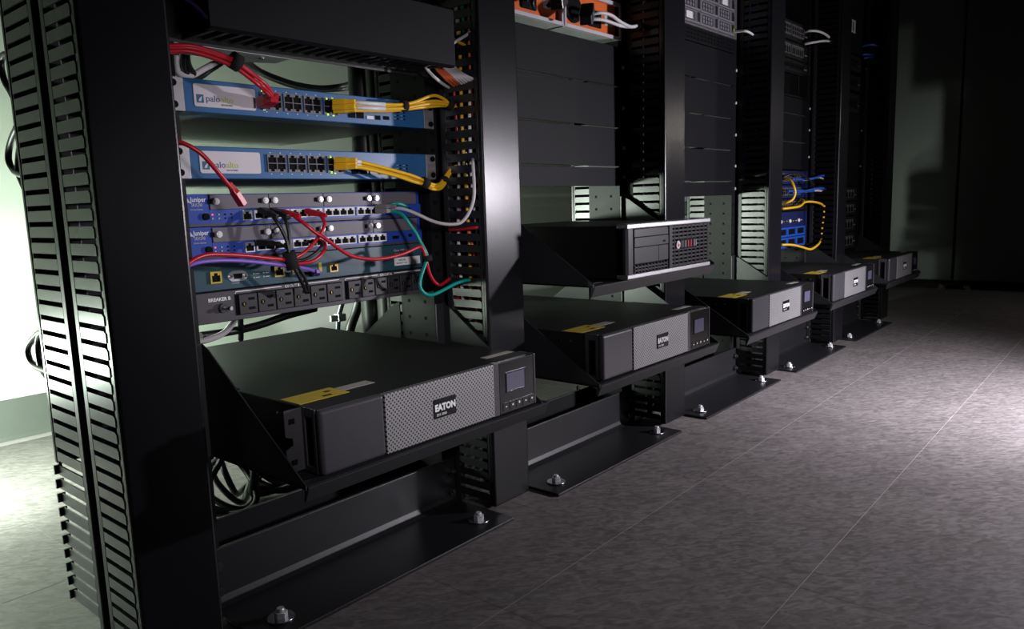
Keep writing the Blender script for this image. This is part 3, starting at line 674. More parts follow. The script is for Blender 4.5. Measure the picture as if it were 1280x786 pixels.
# ------------------------------------------------------------------ bay 1: equipment
# horizontal cable manager at the top of the view
t = thing('horizontal_cable_manager', 'black horizontal cable manager with a plain grey-black cover above the blue boxes', 'cable manager', (-0.0, 0, 0.79))
part('cover', MB().prism([(-0.104, 0.003), (-0.1005, 0.0), (-0.092, 0.0), (-0.092, 0.0025), (-0.1, 0.0035), (-0.1, 0.0895), (-0.092, 0.0905), (-0.092, 0.093), (-0.1005, 0.093), (-0.104, 0.09)], 'x', -0.2287, 0.1990), 'panel', t, label='plain textured front cover')
part('back_plate', MB().box(-0.2413, 0.2413, -0.0035, -0.0008, 0.0, 0.092), 'black', t)
for zz in (0.003, 0.087):
    part('rear_strip', MB().box(-0.215, 0.195, -0.022, -0.0035, zz, zz + 0.003), 'finger', t)
    part('front_strip', MB().box(-0.215, 0.195, -0.0915, -0.084, zz, zz + 0.003), 'finger', t)
    for q in range(21):
        x = -0.215 + q * 0.0199
        part('finger', MB().box(x, x + 0.0070, -0.084, -0.022, zz, zz + 0.003), 'finger', t)
# pale mounting plate under it
mp_ = part('mounting_plate', MB().prism([(-0.2235, 0.0005), (-0.046, 0.0005), (-0.042, 0.045), (-0.085, 0.064), (-0.2235, 0.064)], 'z', 0.7895, 0.7915), 'galv')
tag(mp_, 'pale steel mounting plate lit from behind under the horizontal cable manager', 'plate')
part('screw', MB().cyl((-0.083, 0.018, 0.7895), (-0.083, 0.018, 0.7875), 0.004), 'steel', mp_)

def port_block(parent, x0, x1, z0, z1, cols, rows, y=-0.001, m='alum', bar=0.0016, deep=0.012):
    b = part('port_block', MB().frame(x0, x1, z0, z1, y - 0.0030, y + 0.001, cols, rows, bar, bar), m, parent)
    part('port_cavity', MB().box(x0 + 0.0008, x1 - 0.0008, y - 0.0006, y - 0.0001, z0 + 0.0008, z1 - 0.0008), 'dark', b)
    key = MB()
    w = (x1 - x0 - bar) / cols; h = (z1 - z0 - bar) / rows
    for c in range(cols):
        for r in range(rows):
            xa, za = x0 + bar + c * w, z0 + bar + r * h
            zk = za + (h - bar) * (0.72 if (r == rows - 1) else 0.0); zh = (h - bar) * 0.28
            key.box(xa, xa + (w - bar) * 0.28, y - 0.0026, y - 0.0004, zk, zk + zh)
            key.box(xa + (w - bar) * 0.72, xa + (w - bar), y - 0.0026, y - 0.0004, zk, zk + zh)
    part('port_latch_edge', key, m, b)
    return b

def firewall(z, label):
    t = thing('network_firewall', label, 'firewall', (0, 0, z), 'blue rack firewalls in the nearest rack')
    h = 0.0440
    ch = part('chassis', MB().box(-0.2165, 0.2165, 0.05, 0.44, 0.001, h - 0.001), 'paloback', t)
    part('front_panel', MB().box(-0.218, 0.218, -0.003, 0.05, 0.0, h), 'palo', t, bevel=0.0012, label='blue painted front')
    for s in (-1, 1):
        a, b = (-0.2413, -0.2182) if s < 0 else (0.2182, 0.2413)
        e = part('mounting_ear', MB().box(a, b, -0.0035, -0.0008, 0.0, h), 'alum', t, bevel=0.0005, label='silver mounting ear')
        for zz in (0.008, 0.036):
            part('screw', MB().cyl((s * 0.233, -0.0035, zz), (s * 0.233, -0.0062, zz), 0.0048), 'dark', e)
    lp = part('name_plate', MB().prism([(-0.205, 0.0095), (-0.203, 0.0075), (-0.1145, 0.0075), (-0.1125, 0.0095), (-0.1125, 0.0355), (-0.1145, 0.0375), (-0.203, 0.0375), (-0.205, 0.0355)], 'y', -0.0042, -0.0028), 'offwhite', t, label='pale name plate')
    lg = part('emblem', MB().box(-0.2015, -0.1915, -0.0047, -0.0042, 0.0125, 0.0235), 'logo_blue', lp)
    part('emblem_mark', MB().prism([(-0.1995, 0.0145), (-0.1955, 0.0145), (-0.1935, 0.0215), (-0.1975, 0.0185)], 'y', -0.0050, -0.0047), 'offwhite', lg)
    text('lettering', 'palo', 0.0125, (-0.1885, -0.0045, 0.0150), 'navytext', lp)
    text('lettering', 'alto', 0.0125, (-0.1665, -0.0045, 0.0150), 'limetext', lp)
    text('lettering', 'NETWORKS', 0.0032, (-0.1665, -0.0045, 0.0105), 'navytext', lp)
    for c in (-0.0865, -0.0515, -0.0165, 0.0195):
        port_block(t, c - 0.0155, c + 0.0155, 0.0098, 0.0355, 2, 2, y=-0.0035, m='greyp', bar=0.0010)
    part('console_port', MB().box(0.052, 0.066, -0.0042, -0.003, 0.0085, 0.0185), 'dark', t)
    part('console_port', MB().box(0.069, 0.083, -0.0042, -0.003, 0.0085, 0.0185), 'dark', t)
    part('usb_port', MB().box(0.089, 0.103, -0.0048, -0.003, 0.0085, 0.0135), 'white', t)
    part('usb_port', MB().box(0.108, 0.118, -0.0042, -0.003, 0.0085, 0.0155), 'dark', t)
    part('usb_port', MB().box(0.125, 0.137, -0.0042, -0.003, 0.0095, 0.0155), 'dark', t)
    for q in range(2):
        for w in range(3):
            part('status_light', MB().box(0.155 + q * 0.015, 0.1585 + q * 0.015, -0.0036, -0.003, 0.0115 + w * 0.0055, 0.0140 + w * 0.0055), 'dark', t)
            part('print_mark', MB().box(0.148 + q * 0.015, 0.153 + q * 0.015, -0.0034, -0.003, 0.0125 + w * 0.0055, 0.0132 + w * 0.0055), 'offwhite', t)
    for x in (-0.096, -0.079, -0.061, -0.044, -0.026, -0.009):
        part('print_mark', MB().box(x, x + 0.002, -0.0034, -0.003, 0.0068, 0.0078).box(x, x + 0.002, -0.0034, -0.003, 0.0375, 0.0385), 'white', t)
    return t
fw_a = firewall(0.7017, 'upper blue firewall with a red cable bunch in its first ports')
fw_b = firewall(0.6128, 'lower blue firewall with a loose red plug hanging in front')
for x, zz in ((-0.1010, 0.0365), (-0.1000, 0.0108)):
    part('link_light', MB().box(x - 0.0016, x + 0.0016, -0.0056, -0.0045, zz - 0.0015, zz + 0.0015), 'led_y', fw_a)
for x, zz in ((0.0105, 0.0345), (0.0215, 0.0350), (0.0115, 0.0105), (0.0220, 0.0100)):
    part('link_light', MB().box(x - 0.0015, x + 0.0015, -0.0056, -0.0045, zz - 0.0014, zz + 0.0014), 'led_g', fw_a)
for x, zz in ((0.0110, 0.0345), (0.0115, 0.0105), (0.0180, 0.0100)):
    part('link_light', MB().box(x - 0.0014, x + 0.0014, -0.0056, -0.0045, zz - 0.0014, zz + 0.0014), 'led_g', fw_b)

# services gateways
def gateway(z, label):
    t = thing('network_gateway', label, 'router', (0, 0.02, z), 'blue and grey gateways in the nearest rack')
    h = U - 0.0012
    part('chassis', MB().box(-0.2185, 0.2195, 0.002, 0.36, 0.0, h), 'juniper', t, bevel=0.0008)
    part('face_lip', MB().box(-0.2185, 0.2195, -0.001, 0.002, 0.0, 0.0035), 'pdu', t)
    part('name_panel', MB().box(-0.2185, -0.1850, -0.001, 0.002, 0.0035, h), 'juniper', t)
    for s in (-1, 1):
        part('mounting_ear', MB().box(*sorted((s * 0.2198, s * 0.2252)), -0.001, 0.05, 0.0, h), 'dark', t)
    tx = -0.2135
    part('emblem', MB().prism([(-0.2165, 0.0335), (-0.2120, 0.0335), (-0.2165, 0.0405)], 'y', -0.0016, -0.001), 'offwhite', t)
    text('lettering', 'Juniper', 0.0092, (-0.2118, -0.0014, 0.0345), 'white', t, sx=0.86, bold=0.00015)
    text('lettering', 'SRX240', 0.0062, (-0.2110, -0.0014, 0.0280), 'offwhite', t, sx=0.8)
    text('lettering', 'Services Gateway', 0.0032, (-0.2125, -0.0014, 0.0228), 'offwhite', t, sx=0.8)
    xs = [-0.1845, -0.0900, 0.0085, 0.1065, 0.2085]
    for a, b in zip(xs, xs[1:]):
        bl = part('module_blank', MB().box(a + 0.0006, b - 0.0006, -0.003, 0.002, 0.0232, h - 0.0012), 'blade', t, bevel=0.0006, label='grey slot cover')
        for x in (a + 0.0085, b - 0.0075):
            if (x < -0.18 or x < 0.2) :
                part('thumbscrew', MB().cyl((x, -0.003, 0.0345), (x, -0.0075, 0.0345), 0.0046).cyl((x, -0.0075, 0.0345), (x, -0.0086, 0.0345), 0.0030), 'zinc', bl)
                part('painted_shadow', MB().box(x - 0.011, x - 0.005, -0.0034, -0.003, 0.031, 0.0375), 'dark', bl)  # dark patch painted as the shadow the thumbscrew casts to its left
    part('lower_panel', MB().box(-0.1850, 0.2195, -0.0014, 0.002, 0.0035, 0.0228), 'juniper', t, label='deep blue port strip')
    part('power_button', MB().cyl((-0.192, -0.001, 0.0135), (-0.192, -0.006, 0.0135), 0.0048), 'dark', t)
    for q in range(4):
        for w in range(2):
            x = -0.1815 + q * 0.0098
            part('status_light', MB().cyl((x, -0.0014, 0.0105 + w * 0.0055), (x, -0.0024, 0.0105 + w * 0.0055), 0.0013, n=8),
                 'led_r' if (q == 0 and w == 1) else 'led_o' if q < 2 else 'dark', t)
    port_block(t, -0.1360, -0.1205, 0.0060, 0.0205, 1, 1, y=-0.0016, m='alum')
    for x0, x1, n in ((-0.1170, -0.0570, 4), (-0.0545, 0.0040, 4), (0.0080, 0.0680, 4), (0.0735, 0.1335, 4)):
        port_block(t, x0, x1, 0.0072, 0.0205, n, 1, y=-0.0018, m='white', bar=0.0015)
    part('usb_port', MB().box(0.1495, 0.1640, -0.0022, -0.0014, 0.0095, 0.0150), 'dark', t)
    part('usb_port', MB().box(0.1870, 0.1950, -0.0022, -0.0014, 0.0115, 0.0165), 'dark', t)
    return t
Z_G1 = 0.594 - U
gateway(Z_G1, 'upper blue and grey gateway with red, grey and teal cables plugged in')
gateway(Z_G1 - U, 'lower blue and grey gateway with a mostly empty row of white ports')

# slate router
Z_R = Z_G1 - 2 * U
t = thing('slate_router', 'flat slate-blue router with yellow-framed ports behind the purple cable', 'router', (0, 0.02, Z_R))
part('chassis', MB().box(-0.2185, 0.2195, 0.0, 0.30, 0.0008, U - 0.0012), 'router', t, bevel=0.001)
for s in (-1, 1):
    part('mounting_ear', MB().box(*sorted((s * 0.2198, s * 0.2252)), -0.001, 0.05, 0.0, U - 0.0012), 'dark', t)
for x, w in ((-0.1850, 0.0085), (-0.0815, 0.0085)):
    port_block(t, x - w, x + w, 0.0115, 0.0285, 1, 1, y=-0.0008, m='yellowp', bar=0.0022)
for x in (-0.0545, -0.0050):
    part('port_flag', MB().box(x - 0.0028, x + 0.0028, -0.0012, 0.0, 0.0125, 0.0265), 'yellowp', t)
port_block(t, 0.0120, 0.0275, 0.0100, 0.0240, 1, 1, y=-0.0010, m='brass', bar=0.0020)
ser = part('serial_port', MB().prism([(-0.1665, 0.0170), (-0.1635, 0.0240), (-0.1570, 0.0268), (-0.1430, 0.0268), (-0.1365, 0.0240), (-0.1335, 0.0170), (-0.1400, 0.0115), (-0.1600, 0.0115)], 'y', -0.0016, 0.0), 'alum', t)
part('socket', MB().prism([(-0.1575, 0.0225), (-0.1425, 0.0225), (-0.1440, 0.0150), (-0.1560, 0.0150)], 'y', -0.0022, -0.0016), 'dark', ser)
for x in (-0.1620, -0.1380):
    part('jack_screw', MB().cyl((x, -0.0016, 0.0185), (x, -0.0052, 0.0185), 0.0024, n=8), 'steel', ser)
for q in range(2):
    for w in range(2):
        part('status_light', MB().cyl((-0.1235 + q * 0.0165, 0.0, 0.0195 - w * 0.0055), (-0.1235 + q * 0.0165, -0.0008, 0.0195 - w * 0.0055), 0.0013, n=8), 'led_o', t)
        part('print_mark', MB().box(-0.1205 + q * 0.0165, -0.1140 + q * 0.0165, -0.0004, 0.0, 0.0190 - w * 0.0055, 0.0199 - w * 0.0055), 'offwhite', t)
text('lettering', 'Cisco 1941 Series', 0.0058, (0.1515, -0.0004, 0.0335), 'offwhite', t)
text('lettering', 'SERIES', 0.0045, (0.1535, -0.0004, 0.0275), 'offwhite', t)
text('lettering', 'CONSOLE', 0.0026, (-0.1600, -0.0004, 0.0080), 'offwhite', t)
st = part('asset_label', MB().box(0.1520, 0.2130, -0.0007, 0.0, 0.0085, 0.0225), 'white', t, label='white asset sticker')
text('lettering', '10006308', 0.0045, (0.1600, -0.0009, 0.0165), 'navytext', st)
text('lettering', 'PROPERTY TAG', 0.0036, (0.1560, -0.0009, 0.0115), 'navytext', st)

# power strip
Z_P = Z_G1 - 3 * U
t = thing('power_strip', 'dark rack power strip with two rows of six outlets and a breaker switch', 'power strip', (0, 0.02, Z_P))
part('housing', MB().box(-0.2185, 0.2195, 0.0, 0.09, 0.0006, U - 0.0012), 'pdu', t, bevel=0.001)
for s in (-1, 1):
    part('mounting_ear', MB().box(*sorted((s * 0.2198, s * 0.2252)), -0.001, 0.05, 0.0, U - 0.0012), 'dark', t)
text('lettering', 'BREAKER B', 0.0070, (-0.1985, -0.0004, 0.0320), 'white', t, bold=0.0002)
sw = part('breaker_switch', MB().cyl((-0.178, 0.0, 0.0215), (-0.178, -0.006, 0.0215), 0.0068, n=16), 'darksteel', t)
part('lever', MB().cyl((-0.178, -0.006, 0.0215), (-0.174, -0.019, 0.0215), 0.0022, 0.0030), 'steel', sw)
for g, (x0, x1, nm) in enumerate(((-0.1530, 0.0345, 'CIRCUIT B'), (0.0455, 0.2165, 'CIRCUIT A'))):
    gr = part('outlet_bank', MB().box(x0 - 0.004, x1 + 0.0005, -0.0012, 0.0, 0.0075, 0.0390), 'dark', t)
    text('lettering', nm, 0.0056, ((x0 + x1) / 2, -0.0004, 0.0400), 'white', t, 'CENTER', bold=0.0002)
    xm, xw = (x0 + x1) / 2, 0.019
    part('bracket_line', MB().box(x0 - 0.003, xm - xw, -0.0004, 0.0, 0.0418, 0.0431).box(xm + xw, x1 - 0.004, -0.0004, 0.0, 0.0418, 0.0431).box(x0 - 0.003, x0 - 0.002, -0.0004, 0.0, 0.0395, 0.0430), 'white', t)
    n = 6
    for q in range(n):
        a = x0 + (x1 - x0) * q / n; b = x0 + (x1 - x0) * (q + 1) / n - 0.0022
        ou = part('outlet', MB().box(a, b, -0.0052, -0.0010, 0.0085, 0.0380), 'outlet', t, bevel=0.0008)
        w = b - a
        part('slot', MB().box(a + w * 0.50, a + w * 0.86, -0.0055, -0.0051, 0.0285, 0.0325).box(a + w * 0.50, a + w * 0.86, -0.0055, -0.0051, 0.0145, 0.0185), 'dark', ou)
        part('ground_contact', MB().cyl((a + w * 0.24, -0.0051, 0.0235), (a + w * 0.24, -0.0056, 0.0235), 0.0036, n=10), 'dark', ou)
        part('contact', MB().box(a + w * 0.22, a + w * 0.27, -0.0059, -0.0055, 0.0215, 0.0255), 'brass', ou)

# bay 1 cables
for q in range(5):
    p = CABLE_PATHS['red_bundle_%d' % q]
    cable('red_bundle_%d' % q, 'red', ['uppermost', 'third', 'second', 'lowest', 'fourth'][q] + ' red cable of the tied bunch arching to the upper blue firewall', r=0.0029, group='bunched red cables at the upper firewall',
          plug=(1, (0.05, 1, -0.1)))
P_ = Vector(CABLE_PATHS['red_bundle_1'][5])
tie(P_ + Vector((0.001, -0.002, 0.002)), Vector((0.9, 0, -0.42)), 0.0115, 0.013, 'black hook-and-loop tie around the red cable bunch')
cable('red_dangling', 'red', 'single red cable with a loose plug hanging over the lower blue firewall', r=0.003, plug=(1, (0.55, 0.1, -0.8)))
for q in range(4):
    o = cable('yellow_a%d' % q, 'yellow', ['uppermost', 'second', 'third', 'lowest'][q] + ' yellow cable of the tied bunch at the upper blue firewall', group='yellow cables at the upper firewall', plug=(0, (-0.55, 1, 0.02)))
    if q in (0, 2):
        part('sleeve', MB().tube(CABLE_PATHS['yellow_a%d' % q][1:3], 0.0034, sub=2), 'whitec', o, label='white marker sleeve')
def along(key, i): return Vector(CABLE_PATHS[key][i])
tie(along('yellow_a1', 3) + Vector((0, -0.001, 0)), (1, -0.05, 0.02), 0.0088, 0.011, 'black tie halfway along the upper yellow cable bunch')
tie(along('yellow_a1', 8) + Vector((-0.003, -0.001, 0.001)), (1, 0, -0.5), 0.0085, 0.011, 'black tie where the upper yellow cables enter the slots')
for q in range(3):
    o = cable('yellow_b%d' % q, 'yellow', ['uppermost', 'middle', 'lowest'][q] + ' yellow cable of the tied bunch at the lower blue firewall', group='yellow cables at the lower firewall', plug=(0, (-0.55, 1, 0.02)))
    if q < 2:
        a = CABLE_PATHS['yellow_b%d' % q][0:2]
        part('sleeve', MB().tube(a, 0.0034, sub=2), 'whitec', o, label='white marker sleeve')
tie((along('yellow_b0', 5) + along('yellow_b2', 5)) / 2 + Vector((0.001, 0, 0)), (1, -0.1, -0.35), 0.0090, 0.012, 'black tie around the lower yellow cable bunch')
tie((along('yellow_b0', 8) + along('yellow_b2', 8)) / 2, (0.5, 0.5, 0.8), 0.0080, 0.010, 'black tie where the lower yellow cables turn upward')
cable('grey_loop', 'greyc', 'pale grey cable looping from the upper gateway up into the slots', r=0.0030, plug=(0, (-0.8, 0.9, 0)), boot='greyp')
cable('teal', 'teal', 'teal cable hanging from the upper gateway in a wide loop past the outlets', r=0.0031, plug=(0, (-0.8, 0.9, 0)), boot='greyp')
cable('teal_short', 'teal', 'short teal lead beside the pale grey cable on the upper gateway', r=0.0026, plug=(0, (-0.6, 0.9, 0)), boot='greyp')
cable('red_long', 'red', 'long red cable sagging from the upper gateway across the slate router', r=0.0030, plug=(0, (-0.4, 1, 0.25)))
tie(along('teal', 8) + Vector((0, 0.0, -0.002)), (0.15, 0, -1), 0.0085, 0.010, 'black tie joining the red and teal cables beside the slate router')
cable('red_drop', 'red', 'dark red cable dropping from the upper gateway to the black cable tie', r=0.0028, plug=(0, (-0.4, 1, 0.25)))
cable('red_loop', 'red', 'red cable looping from the black tie up to the lower gateway', r=0.0028)
cable('red_left', 'red', 'red cable running level from the left edge to the black tie', r=0.0031)
cable('purple_left', 'purple', 'purple cable running level below the red one in front of the slate router', r=0.0029, plug=(1, (0.5, 1, -0.2)))
for q, key in enumerate(('black_a', 'black_b')):
    cable(key, 'blackc', ['black cable falling from the upper gateway, left of a twin', 'black cable falling from the upper gateway, right of its twin'][q], r=0.0028, plug=(0, (-0.1, 1, 0.3)))
cable('black_loop', 'blackc', 'black cable looping beside the red one at the black tie', r=0.0026)
cable('black_c', 'blackc', 'short black cable plugged into the left ports of the lower gateway', r=0.0026, plug=(0, (-0.5, 1, 0.1)))
tie(along('black_a', 6) + Vector((0.0, -0.001, 0)), (0.25, 0, -1), 0.0098, 0.026, 'wide black tie gathering the cables in front of the slate router')
for key, m, lb, gp in ([('drop_w0', 'whitec', 'lone white cable leftmost of those dropping below the horizontal manager', None)] +
                       [('drop_o%d' % q, 'orangec', ['left', 'middle', 'right'][q] + ' orange cable of three dropping into the slots below the horizontal manager', 'orange cables below the horizontal manager') for q in range(3)] +
                       [('drop_w%d' % q, 'whitec', ['first', 'second', 'third', 'fourth', 'last'][q - 1] + ' white cable right of the orange ones dropping into the slots', 'white cables below the horizontal manager') for q in range(1, 6)]):
    cable(key, m, lb, r=0.0027, group=gp)
cable('tag_white', 'whitec', 'white cable poking up beside the end of the horizontal manager', r=0.0028)
cable('tag_yellow', 'yellow', 'yellow cable tip below the white one beside the horizontal manager', r=0.0028)
cable('purple_top', 'purple', 'purple cable at the upper left edge of the horizontal manager', r=0.0030)

# cables running down inside the second vertical manager, seen through its slots
xm = 0.5 * PITCH_X - 0.016
runs = [('whitec', -0.078, 'white cable running down inside the slots, nearest the cover'), ('orangec', -0.085, 'orange cable running down inside the slots beside the white one'),
        ('teal', -0.067, 'teal cable running down inside the slots right of the firewalls'), ('yellow', -0.050, 'yellow cable running down inside the slots right of the firewalls'),
        ('red', -0.030, 'red cable running down inside the slots by the rack post'), ('greyc', -0.040, 'grey cable running down inside the slots right of the gateways')]
for q, (m, y, lb) in enumerate(runs):
    pts = [(xm - 0.036 + 0.006 * math.sin(q * 2.1 + i * 1.3), y + 0.006 * math.sin(i * 0.9 + q), 1.6 - i * 0.11) for i in range(12 if m != 'teal' else 10)]
    cable(None, m, lb, r=0.0032, pts=pts, name='riser_cable')
orun = [('orangec', -0.088), ('orangec', -0.060)]
for q, (m, y) in enumerate(orun):
    pts = [(xm - 0.030 + 0.005 * math.sin(q * 3 + i * 1.7), y + 0.008 * math.sin(i * 1.1 + q), 0.58 - i * 0.05) for i in range(6)]
    cable(None, m, ['orange cable low in the slots beside the cover', 'orange cable low in the slots, middle of the duct'][q], r=0.0034, pts=pts, name='riser_cable')
cable(None, 'red', 'short red cable lying level against the slots under the grey loop', r=0.0030, name='riser_cable',
      pts=[(xm - HW - 0.003, -0.022, 0.5220), (xm - HW - 0.005, -0.05, 0.5225), (xm - HW - 0.005, -0.08, 0.5250), (xm - HW + 0.004, -0.092, 0.5265)])

# cords and loops behind the nearest rack
for key, lb in (('loop_a', 'black cord loop bulging behind the leftmost manager, near the top'), ('loop_b', 'black cord loop behind the leftmost manager, below the top loop'),
                ('loop_c', 'inner black cord hugging the leftmost manager, below the top loop'), ('loop_d', 'black cord bulging against the bright wall at the left'),
                ('loop_e', 'inner black cord beside the bulging one on the bright wall')):
    cable(key, 'blackc', lb, r=0.0045, cat='cord', name='power_cable')
for key, m, lb, r in (('rear_a', 'greyc', 'grey cord sagging behind the upper blue firewall', 0.005), ('rear_b', 'blackc', 'short black cord hanging behind the upper firewall', 0.006),
                      ('rear_c', 'darksteel', 'dark cord sagging behind the upper blue firewall', 0.005), ('rear_e', 'blackc', 'long black cord swagging behind the upper firewall, upper of two', 0.006), ('rear_f', 'blackc', 'long black cord swagging behind the upper firewall, lower of two', 0.006),
                      ('cord_a', 'greyc', 'shiny cord dropping behind the power strip at the left', 0.005), ('cord_b', 'blackc', 'thick black cord sagging under the power strip', 0.007),
                      ('cord_c', 'darksteel', 'grey conduit hanging behind the rack below the power strip', 0.006), ('cord_d', 'blackc', 'thick black cord slanting behind the rack below the power strip', 0.011),
                      ('cord_e', 'blackc', 'short black cord end under the power strip', 0.005)):
    cable(key, m, lb, r=r, cat='cord', name='power_cable')
c = along('cord_c', 3)
cl = tag(part('conduit_clamp', MB().box(c.x - 0.010, c.x + 0.012, c.y - 0.011, c.y + 0.009, c.z - 0.016, c.z + 0.002), 'steel', bevel=0.002), 'shiny clamp on the conduit below the power strip', 'clamp')
part('clamp_tab', MB().box(c.x - 0.026, c.x - 0.010, c.y - 0.004, c.y + 0.002, c.z - 0.014, c.z), 'steel', cl)
# coils of cord on the floor behind the nearest base
for q in range(13):
    cx, cy, r0 = -0.060 + 0.021 * q, 0.285 + 0.016 * (q % 5), 0.056 + 0.006 * (q % 3)
    pts = [(cx + r0 * math.cos(a) * 0.95, cy + 0.035 * math.sin(a * 2 + q), 0.009 + r0 + r0 * math.sin(a)) for a in [i * 2 * math.pi / 14 - 0.2 + q for i in range(15)]]
    cable(None, 'blackc', 'black cord coil heaped behind the nearest base angle', r=0.006, cat='cord', name='cable_coil', pts=pts, group='coiled black cords behind the nearest rack')
# thick cable trunks dropping behind the second vertical manager
for q, (x, y) in enumerate(((0.285, 0.192), (0.285, 0.245))):
    pts = [(x + 0.004 * math.sin(i * 1.3 + q), y + 0.004 * math.cos(i + q), 2.12 - i * 0.2344) for i in range(10)]
    o = part('thick_cable', MB().tube(pts, 0.026, n=14), 'blackc')
    tag(o, ['thick black cable trunk behind the second vertical manager, nearer the slots', 'thick black cable trunk behind the second vertical manager, nearer the wall'][q], 'cable')
# black cable bundles standing inside the front ducts
for j, lb in ((1, 'black cable bundle inside the front slots right of the blue network boxes'), (2, 'black cable bundle inside the front slots right of the desktop computer'),
              (3, 'black cable bundle inside the front slots right of the silver equipment chassis'), (4, 'black cable bundle inside the front slots beside the patch cables'),
              (5, 'black cable bundle inside the front slots of the farthest manager')):
    x = (j - 0.5) * PITCH_X - 0.016 + 0.012
    mb = MB()
    for q in range(3):
        mb.tube([(x + 0.010 * math.sin(q * 2 + i * 0.8) * 0.5, -0.078 + 0.023 * q + 0.003 * math.sin(i + q), 2.10 - i * 0.22) for i in range(9)], 0.0125, n=10)
    tag(part('cable_bundle', mb, 'blackc'), lb, 'cable')

# ------------------------------------------------------------------ blank panels
def blank_panel(k, z0, z1, label, screws=True, left=True):
    t = thing('blank_panel', label, 'panel', (k * PITCH_X, 0, z0), 'black blank panels filling the racks')
    h = z1 - z0
    part('face', MB().box(-0.2413, 0.2413, -0.0045, -0.0008, 0.0008, h - 0.0012), 'panel', t, bevel=0.0006)
    part('top_return', MB().box(-0.222, 0.222, -0.0008, 0.012, h - 0.003, h - 0.0012), 'panel', t)
    for s in (-1, 1):
        part('screw', MB().cyl((s * 0.2368, -0.0045, h / 2), (s * 0.2368, -0.0080, h / 2), 0.0050, 0.0040), 'zinc', t)
    return t
blank_panel(1, 0.8315, 0.9225, 'top blank panel under the orange power units in the second rack')
blank_panel(1, 0.7360, 0.8295, 'second blank panel down in the second rack')
blank_panel(1, 0.6450, 0.7340, 'third blank panel down in the second rack')
blank_panel(1, 0.5985, 0.6430, 'narrow lowest blank panel above the desktop computer')
blank_panel(2, 0.8920, 0.9840, 'top blank panel under the silver equipment chassis in the third rack')
blank_panel(2, 0.7965, 0.8900, 'second blank panel down in the third rack')
blank_panel(2, 0.7035, 0.7945, 'third blank panel down in the third rack')
blank_panel(2, 0.6110, 0.7015, 'fourth blank panel down in the third rack')
blank_panel(2, 0.5680, 0.6090, 'narrow lowest blank panel in the third rack')
blank_panel(3, 0.8440, 0.8990, 'top blank panel in the fourth rack')
blank_panel(3, 0.7480, 0.8420, 'middle blank panel in the fourth rack')
blank_panel(3, 0.6520, 0.7460, 'lowest blank panel above the cabled switches in the fourth rack')
blank_panel(4, 0.7600, 0.8900, 'upper blank panel in the farthest rack')
blank_panel(4, 0.5930, 0.7580, 'lower blank panel in the farthest rack')

# ------------------------------------------------------------------ bay 2: desktop computer
t = thing('desktop_computer', 'black desktop computer with silver top and bottom trim lying on its shelf', 'computer', (0.648, -0.258, 0.4178))
hw, H = 0.1715, 0.1035
part('case', MB().box(-hw + 0.003, hw - 0.003, 0.022, 0.385, 0.0, H - 0.004), 'satin', t, bevel=0.0015)
for z0, z1 in ((0.0, 0.0085), (H - 0.0095, H)):
    part('silver_trim', MB().box(-hw, hw, 0.0, 0.024, z0, z1), 'alum', t, bevel=0.002, label='bright silver edge trim')
part('front_frame', MB().box(-hw, hw, 0.010, 0.024, 0.0085, H - 0.0095), 'dark', t)
part('side_cheek', MB().prism([(-hw, 0.024), (-hw, 0.0045), (-hw + 0.006, 0.0015), (-hw + 0.022, 0.0015), (-hw + 0.026, 0.010), (-hw + 0.026, 0.024)], 'z', 0.0085, H - 0.0095), 'bezel', t)
part('optical_drive', MB().box(-0.142, -0.012, 0.0028, 0.012, 0.0775, 0.0925), 'bezel', t, bevel=0.0006)
od = part('drive_bay', MB().box(-0.142, -0.012, 0.0022, 0.012, 0.0585, 0.0765), 'bezel', t, bevel=0.0006)
part('eject_button', MB().box(-0.034, -0.026, 0.0010, 0.0024, 0.0635, 0.0665), 'dark', od)
part('bay_cover', MB().box(-0.142, -0.051, 0.0028, 0.012, 0.027, 0.0575), 'bezel', t, bevel=0.0006)
part('card_reader', MB().box(-0.050, -0.012, 0.0028, 0.012, 0.027, 0.0575), 'bezel', t, bevel=0.0006)
vg = MB()
for q in range(2):
    vg.box(-0.142, -0.012, 0.003, 0.010, 0.0125 + q * 0.006, 0.0155 + q * 0.006)
for q in range(11):
    vg.box(-0.142 + q * 0.0125, -0.139 + q * 0.0125, 0.003, 0.010, 0.0095, 0.0245)
part('lower_vent', vg, 'bezel', t)
part('center_pillar', MB().box(-0.011, 0.002, 0.0006, 0.012, 0.0085, H - 0.0095), 'bezel', t, bevel=0.001)
gr = MB()
for q in range(11):
    z = 0.0105 + q * 0.0078
    gr.box(0.002, hw - 0.003, 0.0015, 0.008, z, z + 0.0040)
for q in range(9):
    x = 0.010 + q * 0.0185
    gr.box(x, x + 0.003, 0.0015, 0.008, 0.0095, H - 0.0105)
part('front_grille', gr, 'bezel', t, label='slotted right half of the front')
lg = part('emblem', MB().cyl((0.024, 0.0015, 0.0535), (0.024, -0.001, 0.0535), 0.0082, n=24), 'offwhite', t, label='round emblem')
text('lettering', 'hp', 0.0105, (0.024, -0.0014, 0.0505), 'orangec', lg, 'CENTER')
pb = part('button_strip', MB().box(0.034, 0.108, 0.0008, 0.008, 0.044, 0.064), 'dark', t)
for q, x in enumerate((0.037, 0.055, 0.067, 0.079, 0.093, 0.101)):
    part('front_port', MB().box(x, x + (0.013 if q == 0 else 0.005), 0.0, 0.001, 0.047, 0.061), ('bezel' if q == 0 else 'red' if q in (2, 3) else 'teal' if q == 3 else 'greyp') , pb)

